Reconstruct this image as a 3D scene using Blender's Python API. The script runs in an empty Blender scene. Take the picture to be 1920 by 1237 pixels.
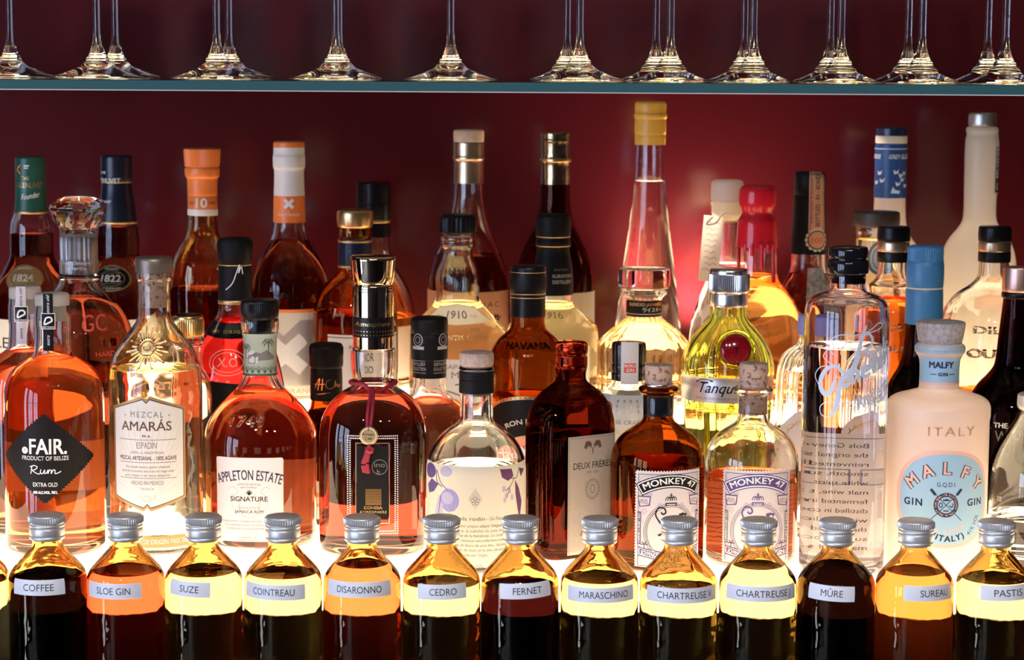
import bpy, bmesh, math, random
from mathutils import Vector, Matrix, Euler
from mathutils.geometry import tessellate_polygon

random.seed(7)
SC = bpy.context.scene
COL = SC.collection
PI = math.pi

# ------------------------------------------------------------------ camera, world, exposure
F = 4200.0                 # focal length in pixels of the 1920 wide frame
CXI, CYI = 960.0, 618.5
EYE = 0.41                 # eye height above the lit shelf (shelf top is z = 0)
PITCH = math.atan((CYI - 122) / F)
ROLL = 0.0060
cam_data = bpy.data.cameras.new('camera')
cam_data.sensor_width = 36
cam_data.lens = 36 * F / 1920
cam_data.clip_start = 0.02
cam_data.dof.use_dof = True
cam_data.dof.focus_distance = 1.79
cam_data.dof.aperture_fstop = 12.0
cam = bpy.data.objects.new('camera', cam_data)
COL.objects.link(cam)
cam.location = (0, 0, EYE)
RM = Euler((PI / 2 - PITCH, 0, 0)).to_matrix() @ Matrix.Rotation(ROLL, 3, 'Z')
cam.rotation_euler = RM.to_euler()
SC.camera = cam
RT = RM.transposed()

SC.view_settings.view_transform = 'Standard'
SC.view_settings.look = 'None'
SC.view_settings.gamma = 1
SC.view_settings.use_curve_mapping = False
SC.view_settings.exposure = 0.0
SC.cycles.max_bounces = 22
SC.cycles.transmission_bounces = 22
SC.cycles.glossy_bounces = 6
SC.cycles.diffuse_bounces = 4
SC.cycles.transparent_max_bounces = 8
SC.cycles.sample_clamp_indirect = 6
SC.cycles.blur_glossy = 0.6
SC.cycles.use_denoising = True

SHELF_L = (5.5, 4.25, 2.8)      # light given off by the lit shelf
WIN_L = (6.0, 7.4, 10.6)        # daylight in the windows behind the camera

world = bpy.data.worlds.new('world')
SC.world = world
world.use_nodes = True
world.node_tree.nodes['Background'].inputs[0].default_value = (0.5, 0.25, 0.22, 1)
world.node_tree.nodes['Background'].inputs[1].default_value = 0.03


def P(px, py, Y):
    """world point on the vertical plane y = Y seen at photo pixel (px, py)"""
    d = RM @ Vector(((px - CXI) / F, -(py - CYI) / F, -1))
    t = Y / d.y
    return Vector((d.x * t, Y, EYE + d.z * t))


def z_at(X, Y, py):
    """height on the vertical line (X, Y) seen at picture row py, and the depth there"""
    a = RT @ Vector((X, Y, -EYE))
    b = RT @ Vector((0, 0, 1))
    k = CYI - py
    z = (-k * a.z - F * a.y) / (F * b.y + k * b.z)
    return z, -(a.z + b.z * z)


# ceiling spots of the bar room, behind the camera
SPOTS = ((-.55, -.7, 54), (.1, -.9, 54), (.75, -.7, 54))
SPOT_OBJ = []
for sx_, sy_, sp_ in SPOTS:
    ld = bpy.data.lights.new('spot_lamp', 'SPOT')
    ld.energy = sp_
    ld.color = (1.0, .93, .92)
    ld.spot_size = math.radians(46)
    ld.spot_blend = .5
    ld.shadow_soft_size = .035
    lo = bpy.data.objects.new('spot_lamp', ld)
    COL.objects.link(lo)
    lo.location = (sx_, sy_, 1.60)
    lo.rotation_euler = (Vector((sx_ * .5, 1.85, .12)) - lo.location).to_track_quat('-Z', 'Y').to_euler()
    SPOT_OBJ.append(lo)

# ------------------------------------------------------------------ materials
def new_mat(name):
    m = bpy.data.materials.new(name)
    m.use_nodes = True
    nt = m.node_tree
    nt.nodes.clear()
    out = nt.nodes.new('ShaderNodeOutputMaterial')
    return m, nt, out


def c4(c):
    return (c[0], c[1], c[2], 1)


def principled(name, col, rough=.5, metal=0., spec=.5, coat=0., bump=None, var=None, trans=0.):
    m, nt, out = new_mat(name)
    p = nt.nodes.new('ShaderNodeBsdfPrincipled')
    p.inputs['Base Color'].default_value = c4(col)
    p.inputs['Roughness'].default_value = rough
    p.inputs['Metallic'].default_value = metal
    p.inputs['Specular IOR Level'].default_value = spec
    p.inputs['Coat Weight'].default_value = coat
    if bump or var:
        tc = nt.nodes.new('ShaderNodeTexCoord')
        n = nt.nodes.new('ShaderNodeTexNoise')
        sc = bump[0] if bump else var[0]
        n.inputs['Scale'].default_value = sc
        n.inputs['Detail'].default_value = 4
        nt.links.new(tc.outputs['Object'], n.inputs['Vector'])
        if bump:
            b = nt.nodes.new('ShaderNodeBump')
            b.inputs['Strength'].default_value = bump[1]
            b.inputs['Distance'].default_value = .0006
            nt.links.new(n.outputs['Fac'], b.inputs['Height'])
            nt.links.new(b.outputs['Normal'], p.inputs['Normal'])
        if var:
            r = nt.nodes.new('ShaderNodeValToRGB')
            r.color_ramp.elements[0].position = var[2] if len(var) > 2 else .4
            r.color_ramp.elements[1].position = r.color_ramp.elements[0].position + (.1 if len(var) > 2 else .22)
            r.color_ramp.elements[0].color = c4(var[1])
            r.color_ramp.elements[1].color = c4(col)
            nt.links.new(n.outputs['Fac'], r.inputs['Fac'])
            nt.links.new(r.outputs['Color'], p.inputs['Base Color'])
    sh = p.outputs[0]
    if trans:
        t = nt.nodes.new('ShaderNodeBsdfTranslucent')
        t.inputs[0].default_value = c4(col)
        mx = nt.nodes.new('ShaderNodeMixShader')
        mx.inputs[0].default_value = trans
        nt.links.new(sh, mx.inputs[1])
        nt.links.new(t.outputs[0], mx.inputs[2])
        sh = mx.outputs[0]
    nt.links.new(sh, out.inputs[0])
    return m


def glass(name, col=(1, 1, 1), ior=1.5, rough=0.0, wav=0.):
    m, nt, out = new_mat(name)
    g = nt.nodes.new('ShaderNodeBsdfGlass')
    g.inputs['Color'].default_value = c4(col)
    g.inputs['IOR'].default_value = ior
    g.inputs['Roughness'].default_value = rough
    if wav:
        tc = nt.nodes.new('ShaderNodeTexCoord')
        n = nt.nodes.new('ShaderNodeTexNoise')
        n.inputs['Scale'].default_value = 45
        b = nt.nodes.new('ShaderNodeBump')
        b.inputs['Strength'].default_value = wav
        b.inputs['Distance'].default_value = .003
        nt.links.new(tc.outputs['Object'], n.inputs['Vector'])
        nt.links.new(n.outputs['Fac'], b.inputs['Height'])
        nt.links.new(b.outputs['Normal'], g.inputs['Normal'])
    nt.links.new(g.outputs[0], out.inputs[0])
    return m


def frosted(name, col, t=.6, gloss=.15):
    m, nt, out = new_mat(name)
    d = nt.nodes.new('ShaderNodeBsdfDiffuse')
    d.inputs[0].default_value = c4(col)
    tr = nt.nodes.new('ShaderNodeBsdfTranslucent')
    tr.inputs[0].default_value = c4(col)
    mx = nt.nodes.new('ShaderNodeMixShader')
    mx.inputs[0].default_value = t
    nt.links.new(d.outputs[0], mx.inputs[1])
    nt.links.new(tr.outputs[0], mx.inputs[2])
    gl = nt.nodes.new('ShaderNodeBsdfGlossy')
    gl.inputs['Roughness'].default_value = .35
    fr = nt.nodes.new('ShaderNodeFresnel')
    fr.inputs[0].default_value = 1.45
    m2 = nt.nodes.new('ShaderNodeMixShader')
    nt.links.new(fr.outputs[0], m2.inputs[0])
    nt.links.new(mx.outputs[0], m2.inputs[1])
    nt.links.new(gl.outputs[0], m2.inputs[2])
    nt.links.new(m2.outputs[0], out.inputs[0])
    return m


LIQ = {}


def liquid(name, col, milk=0.0):
    """(side, top) materials of a drink; the side meets glass, the top meets air"""
    if name in LIQ:
        return LIQ[name]
    res = []
    for tag, ior in (('', 1.36 / 1.5), (' surface', 1.36)):
        m, nt, out = new_mat(name + tag)
        g = nt.nodes.new('ShaderNodeBsdfGlass')
        g.inputs['Color'].default_value = c4(col)
        g.inputs['IOR'].default_value = ior
        sh = g.outputs[0]
        if milk:
            t = nt.nodes.new('ShaderNodeBsdfTranslucent')
            t.inputs[0].default_value = c4([x * x for x in col])
            mx = nt.nodes.new('ShaderNodeMixShader')
            mx.inputs[0].default_value = milk
            nt.links.new(sh, mx.inputs[1])
            nt.links.new(t.outputs[0], mx.inputs[2])
            sh = mx.outputs[0]
        nt.links.new(sh, out.inputs[0])
        res.append(m)
    LIQ[name] = res
    return res


def emitter(name, col, s=1.0):
    m, nt, out = new_mat(name)
    e = nt.nodes.new('ShaderNodeEmission')
    e.inputs[0].default_value = c4(col)
    e.inputs[1].default_value = s
    nt.links.new(e.outputs[0], out.inputs[0])
    return m


M = {}
M['clear'] = glass('clear glass', (.99, .99, .98))
M['wavy'] = glass('slightly wavy clear glass', (.99, .985, .96), wav=.25)
M['tint'] = glass('straw tinted glass', (.975, .88, .68), wav=.2)
M['tint2'] = glass('orange tinted glass', (.96, .76, .46))
M['amber'] = glass('amber glass', (.945, .80, .55), wav=.22)
M['brown'] = glass('brown glass', (.68, .43, .20))
M['dbrown'] = glass('dark brown glass', (.48, .24, .17))
M['black_glass'] = glass('near black glass', (.33, .20, .20))
M['green'] = glass('yellow green glass', (.925, .965, .70))
M['smoke'] = glass('smoky glass', (.93, .90, .93))
M['ice'] = glass('stemware glass', (.985, .985, .985))
M['frost_peach'] = frosted('frosted peach glass', (.97, .80, .71), .55)
M['frost_press'] = frosted('pressed frosted glass', (1, .93, .88), .97)
M['frost_white'] = frosted('frosted white glass', (.92, .84, .76), .62)
M['frost_clear'] = frosted('frosted clear plastic', (.80, .78, .74), .6)
M['paper'] = principled('white paper', (.60, .575, .57), .6, trans=.06)
M['paper_back'] = principled('thin white back paper', (.82, .78, .74), .6, trans=.45)
M['paper_cream'] = principled('cream paper', (.84, .78, .66), .6, trans=.38)
M['paper_beige'] = principled('beige embossed paper', (.40, .33, .28), .65, bump=(160, .8), trans=.08)
M['paper_peach'] = principled('peach paper', (.80, .38, .24), .6, trans=.3)
M['paper_grey'] = principled('grey crinkled paper', (.42, .42, .44), .8, bump=(220, 1.5), var=(120, (.22, .22, .24)))
M['paper_lilac'] = principled('pale lilac paper', (.58, .53, .565), .6, trans=.05)
M['tape'] = principled('white label tape', (.90, .89, .92), .4)
M['holo'] = principled('silver foil print', (.62, .60, .60), .35, metal=.6, trans=.25)
M['ink'] = principled('black ink', (.007, .006, .007), .5, spec=.15)
M['ink_grey'] = principled('grey ink', (.16, .15, .15), .6)
M['ink_pale'] = principled('pale grey ink', (.42, .40, .39), .6)
M['ink_brown'] = principled('brown ink', (.11, .06, .045), .6)
M['ink_navy'] = principled('navy ink', (.012, .022, .06), .5)
M['ink_violet'] = principled('violet ink', (.075, .045, .19), .6)
M['ink_plum'] = principled('plum ink', (.12, .03, .11), .6)
M['ink_blueviolet'] = principled('blue violet print', (.26, .25, .52), .6)
M['ink_lilac'] = principled('lilac print', (.40, .36, .52), .6)
M['ink_white'] = principled('white ink', (.80, .80, .82), .5)
M['ink_frost'] = principled('pale blue white print', (.55, .62, .76), .4)
M['ink_pink'] = principled('salmon ink', (.86, .50, .40), .5)
M['ink_red'] = principled('red ink', (.62, .07, .05), .5)
M['gold'] = principled('gold foil', (.85, .55, .22), .28, metal=1)
M['gold_dull'] = principled('dull gold', (.62, .44, .20), .42, metal=1)
M['bronze'] = principled('bronze print', (.42, .24, .10), .45, metal=.5)
M['goldcap'] = principled('brushed gold cap', (.82, .58, .28), .3, metal=1, bump=(60, .15))
M['chrome_gold'] = principled('polished pale gold metal', (.80, .62, .42), .07, metal=1)
M['champagne'] = principled('champagne foil', (.72, .52, .34), .33, metal=1, bump=(120, .3))
M['darkfoil'] = principled('crinkled dark gold foil', (.42, .30, .17), .2, metal=1, bump=(110, .9))
M['alu'] = principled('brushed aluminium', (.74, .72, .69), .40, metal=.6, bump=(200, .2))
M['silver'] = principled('silver cap', (.70, .71, .74), .25, metal=1)
M['satin'] = principled('satin silver cap', (.62, .60, .60), .4, metal=1)
M['copper'] = principled('pink copper cap', (.70, .45, .38), .35, metal=1)
M['blk'] = principled('black plastic', (.006, .005, .006), .32, spec=.22)
M['blk_matt'] = principled('matt black capsule', (.007, .006, .0065), .5, spec=.14, bump=(200, .3))
M['blk_gloss'] = principled('gloss black capsule', (.008, .008, .010), .12)
M['brownblk'] = principled('brown black lid', (.045, .026, .018), .5)
M['navy'] = principled('navy capsule', (.008, .013, .05), .3)
M['navy2'] = principled('dark navy capsule', (.006, .008, .022), .3)
M['greencap'] = principled('green capsule', (.012, .075, .055), .35)
M['blue'] = principled('blue wax capsule', (.032, .145, .31), .42, bump=(90, .2))
M['blue_lbl'] = principled('royal blue label', (.015, .06, .22), .4)
M['sky'] = principled('sky blue label', (.36, .56, .72), .5, trans=.05)
M['orange'] = principled('orange foil', (.86, .22, .045), .38)
M['whitecap'] = principled('white foil', (.80, .76, .74), .4)
M['yellow'] = principled('yellow wax', (.82, .43, .06), .38, bump=(80, .4))
M['redwax'] = principled('red sealing wax', (.74, .018, .035), .16, bump=(60, .5), trans=.25)
M['sealred'] = principled('dark red wax seal', (.20, .004, .010), .1)
M['whitewax'] = principled('pale wax', (.80, .66, .60), .4, bump=(120, .3), trans=.35)
M['cream'] = principled('cream wax', (.82, .70, .52), .5, trans=.3)
M['wood'] = principled('pale wood stopper', (.50, .36, .30), .7, bump=(300, .4), var=(140, (.40, .28, .24)))
M['wood_light'] = principled('light wood stopper', (.72, .50, .36), .6, var=(120, (.60, .38, .26)))
M['wood_grey'] = principled('grey wood stopper', (.46, .41, .40), .7, bump=(300, .6), var=(130, (.33, .28, .27)))
M['cork'] = principled('speckled cork', (.50, .33, .25), .85, bump=(300, 1.), var=(260, (.16, .09, .07), .36))
M['foil_grey'] = principled('grey brown foil', (.22, .17, .14), .4, metal=.7, bump=(150, .5))
M['crimson'] = principled('crimson cord', (.30, .008, .03), .6, bump=(500, .8))
M['label_green'] = principled('grey green label', (.40, .44, .36), .6, trans=.15)
M['leaf_green'] = principled('dark green print', (.05, .085, .05), .6)
M['redliq_label'] = principled('pink label disc', (.80, .32, .24), .6)

wall_mat = principled('glossy oxblood back panel', (.056, .0046, .0070), .16, spec=.55, bump=(7, .05))
room_mat = principled('dark plum paint', (.035, .018, .018), .8, bump=(40, .1))
floor_mat = principled('dark floorboards', (.03, .017, .012), .5, var=(3, (.018, .01, .008)))
black_panel = principled('black lacquer', (.004, .003, .004), .5)
lit_mat = emitter('warm lit acrylic', SHELF_L)
day_mat = emitter('daylight glazing', WIN_L)
edge_teal = principled('ground teal glass edge', (.030, .105, .115), .3, bump=(14, .1))
shelf_glass = glass('green tinted shelf glass', (.90, .97, .94))

# ------------------------------------------------------------------ object helpers
def link(name, me, parent=None, mats=()):
    o = bpy.data.objects.new(name, me)
    for m in mats:
        me.materials.append(m)
    COL.objects.link(o)
    if parent is not None:
        o.parent = parent
    return o


def tag(o, label=None, cat=None, group=None, kind=None):
    if label: o['label'] = label
    if cat: o['category'] = cat
    if group: o['group'] = group
    if kind: o['kind'] = kind
    return o


def empty(name, loc):
    o = bpy.data.objects.new(name, None)
    o.empty_display_size = .02
    COL.objects.link(o)
    o.location = loc
    return o


def copy_tree(o, parent=None):
    c = o.copy()
    COL.objects.link(c)
    c.parent = parent
    for ch in list(o.children):
        copy_tree(ch, c)
    return c


def smooth(me, ang=38):
    me.polygons.foreach_set('use_smooth', [True] * len(me.polygons))
    try:
        me.set_sharp_from_angle(angle=math.radians(ang))
    except Exception:
        pass


def box_mesh(name, x0, x1, y0, y1, z0, z1, bev=0):
    bm = bmesh.new()
    bmesh.ops.create_cube(bm, size=1)
    for v in bm.verts:
        v.co = Vector((x0 + (v.co.x + .5) * (x1 - x0), y0 + (v.co.y + .5) * (y1 - y0), z0 + (v.co.z + .5) * (z1 - z0)))
    if bev:
        bmesh.ops.bevel(bm, geom=bm.edges[:], offset=bev, segments=3, affect='EDGES', profile=.5)
    me = bpy.data.meshes.new(name)
    bm.to_mesh(me)
    bm.free()
    return me


def box(name, mat, x0, x1, y0, y1, z0, z1, parent=None, bev=0):
    return link(name, box_mesh(name, x0, x1, y0, y1, z0, z1, bev), parent, [mat])


# cross sections: theta = 0 faces the camera, grows to the right
class Section:
    def __init__(self, ratio=1.0, n=2.0, rot=0.0, flute=0, famp=0.0):
        self.ratio, self.n, self.rot, self.flute, self.famp = ratio, n, rot, flute, famp
        N = 720
        self.N = N
        self.tab = [0.0]
        px, py = self.raw(-PI)
        for i in range(1, N + 1):
            x, y = self.raw(-PI + 2 * PI * i / N)
            self.tab.append(self.tab[-1] + math.hypot(x - px, y - py))
            px, py = x, y
        self.s0 = self.tab[N // 2]

    def raw(self, t):
        c, s = math.cos(t), math.sin(t)
        if self.n != 2.0:
            k = (abs(c) ** self.n + abs(s) ** self.n) ** (-1.0 / self.n)
        else:
            k = 1.0
        if self.flute:
            k *= 1 + self.famp * (abs(math.cos(self.flute * t / 2)) - 1)
        return k * s, -k * c * self.ratio

    def pt(self, t):
        x, y = self.raw(t)
        if self.rot:
            cr, sr = math.cos(self.rot), math.sin(self.rot)
            x, y = x * cr - y * sr, x * sr + y * cr
        return x, y

    def theta(self, s):
        """angle whose arc length (unit section) from the front is s"""
        L = self.tab[-1]
        v = (s + self.s0) % L
        lo, hi = 0, self.N
        while hi - lo > 1:
            mid = (lo + hi) // 2
            if self.tab[mid] <= v: lo = mid
            else: hi = mid
        f = (v - self.tab[lo]) / max(1e-9, self.tab[hi] - self.tab[lo])
        return -PI + 2 * PI * (lo + f) / self.N


ROUND = Section()


def spline(pts, sub=5):
    """centripetal Catmull-Rom through 2D points; a third item on a point makes it a corner"""
    segs, cur = [], [pts[0]]
    for p in pts[1:]:
        cur.append(p)
        if len(p) > 2 and p[2]:
            segs.append(cur)
            cur = [p]
    if len(cur) > 1:
        segs.append(cur)
    out = [Vector(pts[0][:2])]
    for s in segs:
        q = [Vector(p[:2]) for p in s]
        if len(q) == 2:
            out.append(q[1])
            continue
        q = [q[0] * 2 - q[1]] + q + [q[-1] * 2 - q[-2]]
        for i in range(1, len(q) - 2):
            p0, p1, p2, p3 = q[i - 1:i + 3]
            t0 = 0
            t1 = t0 + max(1e-6, (p1 - p0).length) ** .5
            t2 = t1 + max(1e-6, (p2 - p1).length) ** .5
            t3 = t2 + max(1e-6, (p3 - p2).length) ** .5
            for k in range(1, sub + 1):
                t = t1 + (t2 - t1) * k / sub
                a1 = p0 * ((t1 - t) / (t1 - t0)) + p1 * ((t - t0) / (t1 - t0))
                a2 = p1 * ((t2 - t) / (t2 - t1)) + p2 * ((t - t1) / (t2 - t1))
                a3 = p2 * ((t3 - t) / (t3 - t2)) + p3 * ((t - t2) / (t3 - t2))
                b1 = a1 * ((t2 - t) / (t2 - t0)) + a2 * ((t - t0) / (t2 - t0))
                b2 = a2 * ((t3 - t) / (t3 - t1)) + a3 * ((t - t1) / (t3 - t1))
                out.append(b1 * ((t2 - t) / (t2 - t1)) + b2 * ((t - t1) / (t2 - t1)))
    return out


def lathe_mesh(name, pl, sec=ROUND, nseg=64, ribs=None, mat_idx=None):
    """pl: list of (r, z) walked so that the surface is on the right side (up = outward)"""
    V, Fc, mi = [], [], []
    rings = []
    for (r, z) in pl:
        if r < 1e-5:
            rings.append([len(V)])
            V.append((0, 0, z))
        else:
            ids = []
            rr = r
            for j in range(nseg):
                t = -PI + 2 * PI * j / nseg
                x, y = sec.pt(t)
                k = 1.0
                if ribs and ribs[2] <= z <= ribs[3]:
                    k = 1 + ribs[1] * (0.5 + .5 * math.cos(ribs[0] * t)) / r
                ids.append(len(V))
                V.append((x * rr * k, y * rr * k, z))
            rings.append(ids)
    for i in range(len(rings) - 1):
        a, b = rings[i], rings[i + 1]
        m = mat_idx(i) if mat_idx else 0
        if len(a) == 1 and len(b) == 1:
            continue
        for j in range(nseg):
            k = (j + 1) % nseg
            if len(a) == 1: Fc.append((a[0], b[k], b[j]))
            elif len(b) == 1: Fc.append((a[j], a[k], b[0]))
            else: Fc.append((a[j], a[k], b[k], b[j]))
            mi.append(m)
    me = bpy.data.meshes.new(name)
    me.from_pydata(V, [], Fc)
    me.polygons.foreach_set('material_index', mi)
    me.update()
    return me


class Surf:
    """a turned surface print can be wrapped on: outer polyline in (r, z), going up"""
    def __init__(self, X, Y, z0, pl, sec=ROUND):
        self.X, self.Y, self.z0, self.pl, self.sec = X, Y, z0, pl, sec

    def r(self, z):
        pl = self.pl
        for i in range(len(pl) - 1):
            a, b = pl[i], pl[i + 1]
            lo, hi = min(a[1], b[1]), max(a[1], b[1])
            if lo <= z <= hi and hi > lo:
                f = (z - a[1]) / (b[1] - a[1])
                return a[0] + (b[0] - a[0]) * f
        return pl[-1][0] if z > pl[-1][1] else pl[0][0]

    def at(self, s, z, off, rref=None, th0=0.0, ctr=0.0):
        r = self.r(z)
        t = self.sec.theta((s + ctr) / (rref or r)) + th0
        x, y = self.sec.pt(t)
        k = 1 + off / r
        return Vector((x * r * k, y * r * k, z))


# ------------------------------------------------------------------ flat print that is wrapped on a surface
TXT = {}


def glyphs(s, bold=0.0, shear=0.0, space=1.0, res=3):
    key = (s, bold, shear, space, res)
    if key not in TXT:
        c = bpy.data.curves.new('type', 'FONT')
        c.body = s
        c.size = 1
        c.offset = bold
        c.shear = shear
        c.space_character = space
        c.resolution_u = res
        o = bpy.data.objects.new('type', c)
        me = bpy.data.meshes.new_from_object(o)
        vs = [(v.co.x, v.co.y) for v in me.vertices]
        fs = [tuple(p.vertices) for p in me.polygons]
        bpy.data.objects.remove(o)
        bpy.data.curves.remove(c)
        bpy.data.meshes.remove(me)
        x0 = min(v[0] for v in vs); x1 = max(v[0] for v in vs)
        TXT[key] = ([((v[0] - x0), v[1]) for v in vs], fs, x1 - x0)
    return TXT[key]


class Print:
    def __init__(self):
        self.v, self.f, self.m, self.mats = [], [], [], []

    def mi(self, mat):
        if mat not in self.mats:
            self.mats.append(mat)
        return self.mats.index(mat)

    def add(self, pts, faces, mat, lay):
        b = len(self.v)
        self.v += [(x, y, lay) for x, y in pts]
        k = self.mi(mat)
        for f in faces:
            self.f.append(tuple(b + i for i in f))
            self.m.append(k)

    def poly(self, pts, mat, lay=0):
        tris = tessellate_polygon([[Vector((x, y, 0)) for x, y in pts]])
        self.add(pts, tris, mat, lay)
        return self

    def rect(self, x0, y0, x1, y1, mat, lay=0, cut=0):
        if cut:
            c = cut
            n = 4
            pts = []
            for (cx, cy, a0) in ((x1 - c, y1 - c, 0), (x0 + c, y1 - c, 90), (x0 + c, y0 + c, 180), (x1 - c, y0 + c, 270)):
                for i in range(n + 1):
                    a = math.radians(a0 + 90 * i / n)
                    pts.append((cx + c * math.cos(a), cy + c * math.sin(a)))
            return self.poly(pts, mat, lay)
        self.add([(x0, y0), (x1, y0), (x1, y1), (x0, y1)], [(0, 1, 2, 3)], mat, lay)
        return self

    def ell(self, cx, cy, rx, ry, mat, lay=0, n=40):
        self.poly([(cx + rx * math.cos(2 * PI * i / n), cy + ry * math.sin(2 * PI * i / n)) for i in range(n)], mat, lay)
        return self

    def ring(self, cx, cy, rx, ry, w, mat, lay=1, n=48, a0=0, a1=360):
        pts, fs = [], []
        for i in range(n + 1):
            a = math.radians(a0 + (a1 - a0) * i / n)
            c, s = math.cos(a), math.sin(a)
            pts += [(cx + (rx - w / 2) * c, cy + (ry - w / 2) * s), (cx + (rx + w / 2) * c, cy + (ry + w / 2) * s)]
            if i:
                k = 2 * i
                fs.append((k - 2, k - 1, k + 1, k))
        self.add(pts, fs, mat, lay)
        return self

    def line(self, pts, w, mat, lay=1, smooth_=True, taper=False, closed=False):
        q = [Vector(p) for p in pts]
        if closed:
            q.append(q[0])
        if smooth_ and len(q) > 2:
            q = spline([(p.x, p.y) for p in q], 6)
        vs, fs = [], []
        n = len(q)
        for i, p in enumerate(q):
            d = (q[min(i + 1, n - 1)] - q[max(i - 1, 0)])
            if d.length < 1e-9: d = Vector((1, 0))
            d.normalize()
            ww = w
            if taper:
                ww = w * (.25 + .75 * math.sin(PI * (i + .5) / n))
            nrm = Vector((-d.y, d.x)) * ww / 2
            vs += [(p.x - nrm.x, p.y - nrm.y), (p.x + nrm.x, p.y + nrm.y)]
            if i:
                k = 2 * i
                fs.append((k - 2, k, k + 1, k - 1))
        self.add(vs, fs, mat, lay)
        return self

    def frame(self, x0, y0, x1, y1, w, mat, lay=1):
        self.rect(x0, y0, x1, y0 + w, mat, lay); self.rect(x0, y1 - w, x1, y1, mat, lay)
        self.rect(x0, y0 + w, x0 + w, y1 - w, mat, lay); self.rect(x1 - w, y0 + w, x1, y1 - w, mat, lay)
        return self

    def text(self, s, x, y, h, mat, lay=2, w=None, bold=0., shear=0., align='c', rot=0., arc=0., space=1., base=True, mirror=False, res=3, ang=0.):
        """h is the capital height; arc > 0 bends round a centre arc below, < 0 above"""
        vs, fs, tw = glyphs(s, 0., shear, space, res)
        if bold > .006:
            n0, v0, f0 = len(vs), vs, fs
            vs, fs = [], []
            for k_, (dx, dy) in enumerate(((0, 0), (1, .6), (-1, .6), (1, -.6), (-1, -.6))):
                vs += [(x_ + dx * bold, y_ + dy * bold) for x_, y_ in v0]
                fs += [tuple(i + k_ * n0 for i in f) for f in f0]
        k = h / .682
        kx = (w / tw) if w else k
        W = tw * kx
        ox = {'c': -W / 2, 'l': 0, 'r': -W}[align]
        out = []
        cr, sr = math.cos(math.radians(rot)), math.sin(math.radians(rot))
        for vx, vy in vs:
            px, py = vx * kx + ox, vy * k
            if mirror: px = -px
            if arc:
                if arc > 0:
                    a = px / arc + math.radians(ang)
                    px, py = (arc + py) * math.sin(a), (arc + py) * math.cos(a)
                else:
                    R = -arc
                    a = px / R + math.radians(ang)
                    px, py = (R - py) * math.sin(a), -(R - py) * math.cos(a)
            out.append((x + px * cr - py * sr, y + px * sr + py * cr))
        self.add(out, fs, mat, lay)
        return self

    def wrap(self, name, parent, surf, px_row, row0=None, ctr=0.0, th0=0.0, off=.00025, step=7, ystep=8, rref=None, tilt=0., vstretch=1.0, zmin=.004):
        """design units are photo pixels at the surface front; (0, 0) sits at row px_row (arc offset ctr px)"""
        z_axis, dep = z_at(surf.X, surf.Y, px_row)
        r = surf.r(z_axis - surf.z0)
        xs, ys = surf.sec.pt(th0)
        z, dep = z_at(surf.X + xs * r, surf.Y + ys * r, px_row)
        z -= surf.z0
        s = dep / F
        r = surf.r(z)
        bm = bmesh.new()
        bv = [bm.verts.new((x, y, l)) for x, y, l in self.v]
        if tilt:
            ct, st = math.cos(math.radians(tilt)), math.sin(math.radians(tilt))
            for v in bv:
                v.co.x, v.co.y = v.co.x * ct - v.co.y * st, v.co.x * st + v.co.y * ct
        for f, m in zip(self.f, self.m):
            try:
                bf = bm.faces.new([bv[i] for i in f])
                bf.material_index = m
            except ValueError:
                pass
        if bm.verts:
            for axis, st in ((0, step), (1, ystep)):
                if not st: continue
                lo = min(v.co[axis] for v in bm.verts); hi = max(v.co[axis] for v in bm.verts)
                k = math.floor(lo / st) + 1
                while k * st < hi:
                    co = [0, 0, 0]; no = [0, 0, 0]
                    co[axis] = k * st; no[axis] = 1
                    bmesh.ops.bisect_plane(bm, geom=bm.verts[:] + bm.edges[:] + bm.faces[:], dist=1e-4, plane_co=co, plane_no=no)
                    k += 1
        for v in bm.verts:
            x, y, l = v.co
            v.co = surf.at(x * s, max(zmin, z + y * s * vstretch), off + l * .00006, rref or r, th0, ctr * s)
        bm.normal_update()
        me = bpy.data.meshes.new(name)
        bm.to_mesh(me)
        bm.free()
        me.polygons.foreach_set('use_smooth', [True] * len(me.polygons))
        return link(name, me, parent, self.mats)


# ------------------------------------------------------------------ bottles
GROUP = 'bottles on the lit shelf'
STEP = 0.085        # height of the back step of the shelf


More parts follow.
